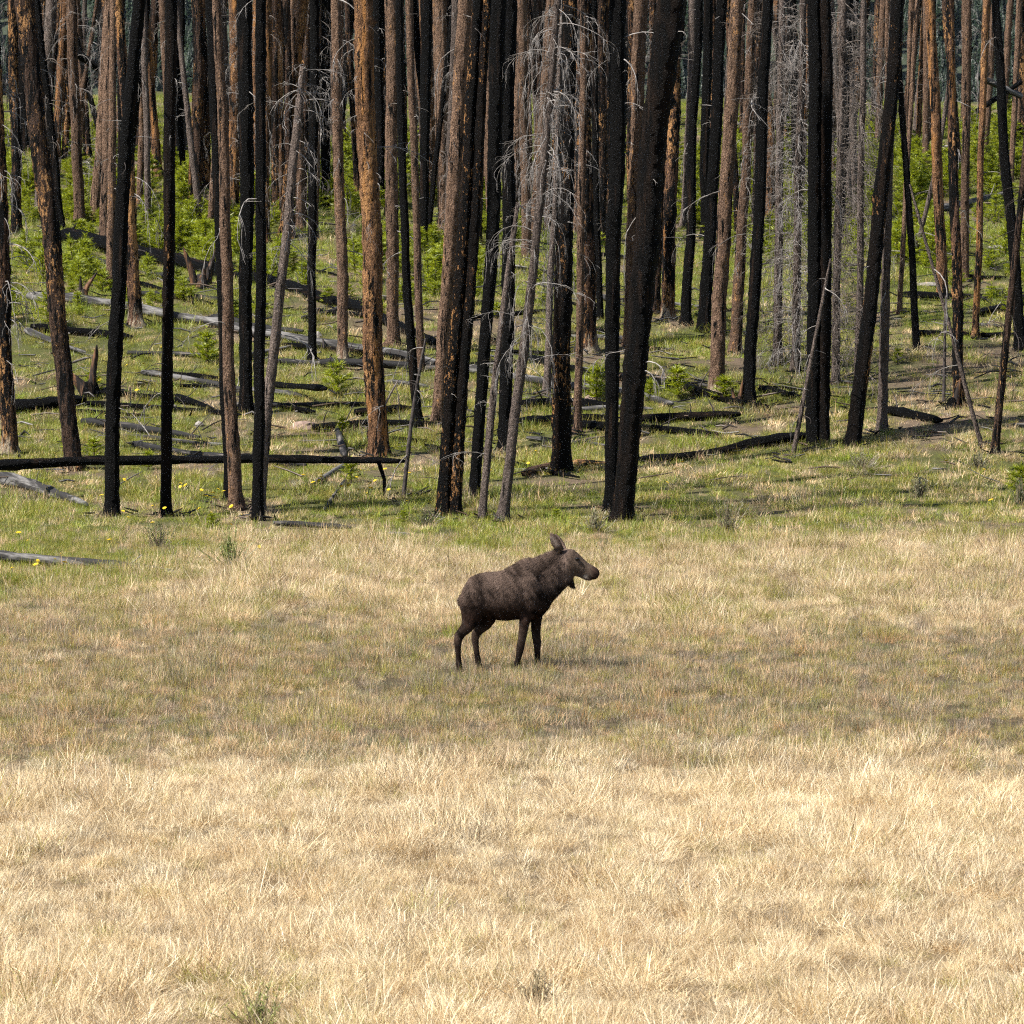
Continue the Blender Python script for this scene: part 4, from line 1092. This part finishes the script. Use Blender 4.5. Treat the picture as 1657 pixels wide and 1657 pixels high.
for P0, r_ in BASES:
    if P0[1] > 132: continue
    for k in range(12):
        a = random.uniform(0, 6.283); q = P0[:2] + np.array([math.cos(a), math.sin(a)]) * (r_ + abs(random.gauss(0, 0.28)))
        z = float(G(q[0], q[1])); a = random.uniform(0, 6.283); L = random.uniform(0.05, 0.3); rr_ = random.uniform(0.01, 0.03)
        d = np.array([math.cos(a), math.sin(a), random.uniform(-0.1, 0.5)]); c0 = np.array([q[0], q[1], z + random.uniform(0.0, 0.08)])
        tube(lm_, np.array([c0, c0 + d * L * 0.5, c0 + d * L]), np.array([rr_, rr_ * 0.9, rr_ * 0.4]), 4, col=np.array(random.choice([(0.006, 0.006, 0.006), (0.02, 0.016, 0.014), (0.10, 0.06, 0.035)])))
lo_ = link('forest_litter', lm_.mesh('forest_litter', M['needle']))
tag(lo_, 'scattered charred sticks and grey twigs on the forest floor', 'litter', kind='stuff')

# ------------------------------------------------------------------ far conifers on the mountain
def conifer_mesh(seed):
    random.seed(seed); mb = MB(); V = []; F = []; Cc = []
    H = 15.0
    for k in range(420):
        t = random.random() ** 0.7; z = 1.5 + (H - 1.5) * t; R = (1 - t) * 2.5 + 0.15; a = random.uniform(0, 6.283)
        c, s_ = math.cos(a), math.sin(a); w = 0.22 + 0.34 * (1 - t)
        i = len(V); V += [[0, 0, z + 0.3], [c * R - s_ * w * 0.7, s_ * R + c * w * 0.7, z - 0.5], [c * R * 1.05, s_ * R * 1.05, z - 0.8], [c * R + s_ * w * 0.7, s_ * R - c * w * 0.7, z - 0.5]]
        F.append([i, i + 1, i + 2, i + 3]); Cc += [np.array([0.035, 0.06, 0.03]) * random.uniform(0.6, 1.4)] * 4
    mb.add(np.array(V), np.array(F), np.array(Cc))
    tube(mb, np.array([[0, 0, -1], [0, 0, H * 0.6], [0, 0, H]]), np.array([0.2, 0.12, 0.02]), 5, col=np.array([0.08, 0.06, 0.045]))
    return mb.mesh('conifer', M['needle'], False)
lib2 = bpy.data.collections.new('conifer_library')
for k in range(3): lib2.objects.link(bpy.data.objects.new('%02d_conifer' % k, conifer_mesh(500 + k)))
random.seed(5)
n = 11000
fx = rng.uniform(-170, 170, n) * 1.0; fy = 1470 + 520 * rng.random(n) ** 1.2
fx = fx * 2.0
fz = mountain_z(fx, fy)
o = scatter('distant_forest', lib2, np.stack([fx, fy, fz - 0.5], -1), rng.integers(0, 3, n), np.stack([np.zeros(n), np.zeros(n), rng.uniform(0, 6.28, n)], -1),
            rng.uniform(0.6, 1.3, (n, 1)) * np.ones((1, 3)), np.ones((n, 3)))
tag(o, 'dark blue-green conifer forest on the far mountainside', 'forest', kind='stuff')

# ------------------------------------------------------------------ moose
def loft(mb, secs, sides=20, closed=True):
    """secs: list of (centre xyz, u axis vec, v axis vec) ellipses."""
    ang = np.arange(sides) / sides * 2 * math.pi
    V = []
    for c, u, v in secs:
        V.append(np.array(c)[None] + np.cos(ang)[:, None] * np.array(u)[None] + np.sin(ang)[:, None] * np.array(v)[None])
    n = len(secs); V = np.vstack(V)
    i = np.arange(n - 1)[:, None] * sides; j = np.arange(sides)[None, :]; j2 = (j + 1) % sides
    f = np.stack([i + j, i + j2, i + sides + j2, i + sides + j], -1).reshape(-1, 4)
    mb.add(V, f)
    jj = np.arange(sides)
    mb.add(np.vstack([V[:sides], np.array(secs[0][0])]), np.stack([(jj + 1) % sides, jj, np.full(sides, sides)], -1))
    mb.add(np.vstack([V[-sides:], np.array(secs[-1][0])]), np.stack([jj, (jj + 1) % sides, np.full(sides, sides)], -1))
ZP = 622.0
def zm(zx, zy, y=0.0): return np.array([(zx - 620) / ZP, y, (1362 - zy) / ZP])
def spine_loft(mb, pts, sides=18):
    """pts: (zx, zy, y, half size in the picture plane, half width in depth); sections square to the path."""
    c = np.array([zm(p[0], p[1], p[2]) for p in pts]); t = np.gradient(c, axis=0); t /= np.linalg.norm(t, axis=1)[:, None]
    secs = []
    for k, p in enumerate(pts):
        u = np.array([-t[k, 2], 0, t[k, 0]]); u /= np.linalg.norm(u) + 1e-9
        secs.append((c[k], u * p[3] / ZP, np.array([0, p[4], 0])))
    loft(mb, secs, sides)
mo = MB()
tors = [(250, 715, 800, .05), (268, 650, 860, .12), (300, 585, 900, .18), (345, 530, 930, .225), (400, 500, 905, .225), (480, 482, 895, .235), (560, 478, 905, .25), (640, 466, 915, .27), (720, 424, 908, .275),
        (790, 378, 900, .26), (850, 356, 895, .235), (915, 362, 890, .21), (975, 390, 880, .19), (1030, 430, 815, .155), (1068, 500, 745, .10)]
loft(mo, [(zm(x, (a + b) / 2), np.array([0, 0, (b - a) / 2 / ZP]), np.array([0, w, 0])) for x, a, b, w in tors], 26)
spine_loft(mo, [(900, 600, 0, 215, .18), (980, 545, 0, 208, .165), (1060, 487, 0, 184, .13), (1130, 438, 0, 170, .112), (1180, 400, 0, 142, .10)])
spine_loft(mo, [(1120, 340, 0, 55, .06), (1155, 362, 0, 100, .09), (1210, 388, 0, 120, .108), (1262, 408, 0, 100, .098), (1312, 430, 0, 76, .078), (1360, 454, 0, 62, .064), (1405, 478, 0, 60, .062), (1440, 496, 0, 57, .064), (1464, 508, 0, 46, .056), (1479, 516, 0, 24, .036)])
spine_loft(mo, [(1270, 470, 0, 40, .05), (1330, 500, 0, 32, .045), (1385, 535, 0, 24, .04), (1415, 548, 0, 14, .028)])          # lower jaw and chin
for y, leg in [(-.15, [(385, 720, 130, .12), (360, 830, 108, .11), (340, 905, 80, .09), (312, 960, 58, .072), (268, 1005, 46, .06), (238, 1045, 44, .052), (228, 1090, 36, .044), (229, 1150, 29, .037), (233, 1230, 26, .034), (236, 1285, 29, .04), (243, 1325, 24, .036), (254, 1368, 34, .045)]),
               (.15, [(450, 760, 125, .12), (480, 860, 100, .105), (492, 915, 76, .09), (470, 960, 56, .07), (420, 1005, 44, .058), (388, 1045, 42, .05), (381, 1095, 34, .042), (387, 1150, 28, .036), (398, 1235, 25, .034), (406, 1285, 28, .038), (416, 1325, 24, .035), (430, 1366, 32, .043)]),
               (-.145, [(870, 640, 110, .09), (855, 760, 86, .09), (836, 870, 58, .075), (818, 930, 46, .06), (806, 1020, 40, .05), (794, 1090, 36, .046), (784, 1145, 38, .048), (776, 1190, 31, .038), (764, 1250, 26, .034), (752, 1290, 28, .038), (744, 1325, 24, .035), (738, 1368, 33, .045)]),
               (.14, [(930, 700, 90, .08), (930, 850, 58, .075), (926, 920, 50, .062), (922, 1000, 44, .054), (926, 1070, 39, .048), (934, 1125, 37, .047), (936, 1180, 30, .038), (936, 1255, 26, .034), (936, 1300, 28, .038), (938, 1330, 24, .036), (942, 1372, 33, .045)])]:
    spine_loft(mo, [(a, b, y * (1.0 if i > 2 else 0.8), r, w) for i, (a, b, r, w) in enumerate(leg)], 14)
spine_loft(mo, [(1150, 285, -.055, 28, .03), (1122, 250, -.085, 42, .026), (1094, 203, -.10, 47, .020), (1069, 158, -.11, 36, .015), (1048, 122, -.115, 9, .008)], 12)   # near ear
spine_loft(mo, [(1175, 285, .05, 26, .03), (1158, 252, .085, 30, .026), (1132, 210, .11, 30, .020), (1110, 172, .12, 22, .015), (1094, 142, .125, 6, .008)], 12)    # far ear
spine_loft(mo, [(1225, 520, 0, 34, .03), (1232, 565, 0, 30, .026), (1250, 600, 0, 22, .02), (1270, 628, 0, 8, .010)], 10)        # bell under the throat
for sg in (-1, 1):                                                  # shoulder and thigh muscles, hip point
    spine_loft(mo, [(830, 420, sg * .10, 70, .06), (850, 540, sg * .185, 92, .075), (875, 680, sg * .19, 95, .075), (880, 800, sg * .155, 75, .06), (860, 880, sg * .13, 40, .04)], 14)
    spine_loft(mo, [(400, 540, sg * .12, 60, .06), (385, 640, sg * .185, 95, .07), (380, 760, sg * .18, 105, .07), (375, 860, sg * .15, 80, .05)], 14)
spine_loft(mo, [(262, 690, 0, 22, .04), (246, 735, 0, 22, .035), (246, 775, 0, 12, .02)], 10)                                   # short tail
raw = bpy.data.objects.new('moose_raw', mo.mesh('moose_raw', [], True))
COL.objects.link(raw)
rm = raw.modifiers.new('r', 'REMESH'); rm.mode = 'VOXEL'; rm.voxel_size = 0.014
sm = raw.modifiers.new('s', 'SMOOTH'); sm.factor = 0.5; sm.iterations = 5
dg = bpy.context.evaluated_depsgraph_get(); dg.update()
body = bpy.data.meshes.new_from_object(raw.evaluated_get(dg)); body.name = 'body'
bpy.data.objects.remove(raw)
nv = len(body.vertices); co = np.empty(nv * 3, np.float32); body.vertices.foreach_get('co', co); co = co.reshape(-1, 3).astype(float)
no = np.empty(nv * 3, np.float32); body.vertices.foreach_get('normal', no); no = no.reshape(-1, 3).astype(float)
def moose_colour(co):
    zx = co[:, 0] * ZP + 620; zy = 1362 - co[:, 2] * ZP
    up = np.array([0.112, 0.078, 0.061]); low = np.array([0.026, 0.015, 0.011]); leg = np.array([0.036, 0.024, 0.018])  # darker belly and legs: partly real pigment, largely shade put into the colour
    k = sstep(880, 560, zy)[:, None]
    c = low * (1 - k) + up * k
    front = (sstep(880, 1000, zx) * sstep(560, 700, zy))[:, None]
    c = c * (1 - 0.45 * front)  # shade on the chest put into the coat colour
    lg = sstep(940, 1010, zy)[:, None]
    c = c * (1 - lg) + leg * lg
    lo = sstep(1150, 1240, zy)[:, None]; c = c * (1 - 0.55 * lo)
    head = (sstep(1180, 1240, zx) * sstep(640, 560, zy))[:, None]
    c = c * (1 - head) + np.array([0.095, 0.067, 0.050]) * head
    muz = (sstep(1390, 1440, zx) * sstep(400, 440, zy))[:, None]
    c = c * (1 - muz) + np.array([0.042, 0.026, 0.020]) * muz
    lip = (np.exp(-((zx - 1365) / 22) ** 2 - ((zy - 515) / 16) ** 2))[:, None]
    c = c * (1 - lip) + np.array([0.30, 0.26, 0.22]) * lip
    nos = np.exp(-((zx - 1452) / 13) ** 2 - ((zy - 497) / 10) ** 2)[:, None]; c = c * (1 - 0.85 * nos)
    mth = (np.exp(-((zy - (508 + (zx - 1365) * 0.42)) / 7) ** 2) * sstep(1370, 1390, zx) * sstep(1475, 1440, zx))[:, None]; c = c * (1 - 0.8 * mth)
    nk = (sstep(900, 960, zx) * sstep(1180, 1120, zx) * np.exp(-((zy - (470 - (zx - 950) * 0.75)) / 40) ** 2))[:, None]; c = c * (1 - 0.55 * nk)
    bell = (sstep(1205, 1215, zx) * sstep(1290, 1280, zx) * sstep(535, 560, zy))[:, None]; c = c * (1 - 0.7 * bell)
    ear = (sstep(1150, 1120, zx) * sstep(265, 235, zy) * sstep(-0.11, -0.095, -co[:, 1] * 0 - 0.1))[:, None]
    inner = (np.exp(-((zx - (1085 + (zy - 200) * 0.6)) / 18) ** 2) * sstep(262, 235, zy) * sstep(145, 165, zy) * (co[:, 1] < -0.06))[:, None]
    c = c * (1 - 0.7 * inner) + np.array([0.26, 0.21, 0.17]) * 0.7 * inner
    st = fbm((zx * 0.55 + zy * 0.83) / 95 + 40 + co[:, 1] * 3, (zx * 0.83 - zy * 0.55) / 26 + 90, 55, 3)
    blotch = np.clip(-0.15 + 2.3 * st + 0.9 * (fbm(zx / 75 + 9, zy / 60 + 9 + co[:, 1] * 4, 57, 2) - 0.5), 0.25, 2.0)
    calm = 0.75 * head[:, 0]
    blotch = blotch * (1 - calm) + 1.1 * calm
    brow = np.exp(-((zx - 1300) / 30) ** 2 - ((zy - 388) / 14) ** 2)[:, None]; c = c * (1 + 0.7 * brow)
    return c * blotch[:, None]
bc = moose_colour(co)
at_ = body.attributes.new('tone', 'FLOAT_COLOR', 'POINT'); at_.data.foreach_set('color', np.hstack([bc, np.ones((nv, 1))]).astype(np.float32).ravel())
m, nt, out = newmat('moose_hide'); N = NT(nt)
a_ = N.n('ShaderNodeAttribute', attribute_name='tone'); f = N.noise(N.mapping((1, 1, 0.4), rnd=False), 70, 3, 0.7)
N.l(N.principled(N.mix(1.0, a_.outputs['Color'], N.ramp(f, [(0.3, 0.6), (0.7, 1.3)]), 'MULTIPLY'), 0.9, N.bump(f, 0.01, 0.8), 0.05), out.inputs[0])
body.materials.clear(); body.materials.append(m)
body.polygons.foreach_set('use_smooth', np.ones(len(body.polygons), bool))
MP = unproject(700 + 620 / 5.523, 840 + 1358 / 5.523)
moose = thing('moose', 'young dark brown antlerless moose standing side-on in the dry meadow, facing right', 'moose', tuple(MP))
bo = link('body', body, moose)
# coat: short hairs lying back along the body, with tufts on neck and back
nh = 75000
pick_ = rng.integers(0, nv, nh); p0 = co[pick_]; nn = no[pick_]
zx = p0[:, 0] * ZP + 620; zy = 1362 - p0[:, 2] * ZP
flow = np.tile(np.array([-0.75, 0, -0.65]), (nh, 1)); isleg = (zy > 930) | ((zx > 1180) & (zy < 560)); flow[isleg] = np.array([-0.25, 0, -1.0])
flow += rng.normal(0, 0.25, (nh, 3))
Lh = np.where(isleg, 0.014, 0.04); Lh = np.where((zy > 800) & ~isleg, 0.022, Lh); Lh = np.where((zx > 640) & (zx < 1130) & (zy < 480), 0.07, Lh); Lh = np.where((zx > 1040) & (zx < 1230) & (zy > 520) & (zy < 660), 0.05, Lh)
Lh = np.where(zy < 262, 0.010, Lh); Lh = np.where((zx > 1370) & (zy > 380) & (zy < 580), 0.006, Lh) * rng.uniform(0.6, 1.25, nh)
tang = flow - nn * np.sum(flow * nn, axis=1)[:, None]; tang /= np.linalg.norm(tang, axis=1)[:, None] + 1e-9
d = tang * 0.86 + nn * 0.42; sv = np.cross(d, nn); sv /= np.linalg.norm(sv, axis=1)[:, None] + 1e-9
wv = 0.003
hv = np.stack([p0 - sv * wv, p0 + sv * wv, p0 + d * Lh[:, None]], 1).reshape(-1, 3)
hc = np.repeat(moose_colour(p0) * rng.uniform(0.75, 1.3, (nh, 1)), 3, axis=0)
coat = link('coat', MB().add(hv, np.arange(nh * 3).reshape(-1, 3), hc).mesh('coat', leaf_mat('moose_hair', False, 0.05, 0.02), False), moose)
import bmesh
def ball(name, c, r, mat, sc=(1, 1, 1)):
    bm = bmesh.new(); bmesh.ops.create_uvsphere(bm, u_segments=14, v_segments=10, radius=r)
    for v in bm.verts: v.co = Vector((v.co.x * sc[0], v.co.y * sc[1], v.co.z * sc[2]))
    me = bpy.data.meshes.new(name); bm.to_mesh(me); bm.free(); me.materials.append(mat)
    for p in me.polygons: p.use_smooth = True
    return link(name, me, moose, tuple(c))
m, nt, out = newmat('moose_eye'); N = NT(nt); N.l(N.principled((0.006, 0.005, 0.004), 0.12), out.inputs[0])
for sgn in (-1, 1): ball('eye', zm(1288, 357, sgn * 0.092), 0.028, m, (1.25, 0.7, 0.85))

# ------------------------------------------------------------------ air
def box(name, lo, hi):
    x0, y0, z0 = lo; x1, y1, z1 = hi
    v = np.array([[x0, y0, z0], [x1, y0, z0], [x1, y1, z0], [x0, y1, z0], [x0, y0, z1], [x1, y0, z1], [x1, y1, z1], [x0, y1, z1]])
    f = np.array([[0, 3, 2, 1], [4, 5, 6, 7], [0, 1, 5, 4], [1, 2, 6, 5], [2, 3, 7, 6], [3, 0, 4, 7]])
    return v, f

v, f = box('haze', (-2600, -260, -60), (2600, 3300, 690))
m, nt, out = newmat('pale_air')
pv = nt.nodes.new('ShaderNodeVolumePrincipled'); pv.inputs['Color'].default_value = (0.72, 0.84, 1.0, 1); pv.inputs['Density'].default_value = 0.000012; pv.inputs['Anisotropy'].default_value = 0.2
nt.links.new(pv.outputs[0], out.inputs['Volume'])
hz_ = link('haze', MB().add(v, f).mesh('haze', m, False)); tag(hz_, 'thin bluish summer haze in the valley air', kind='stuff')
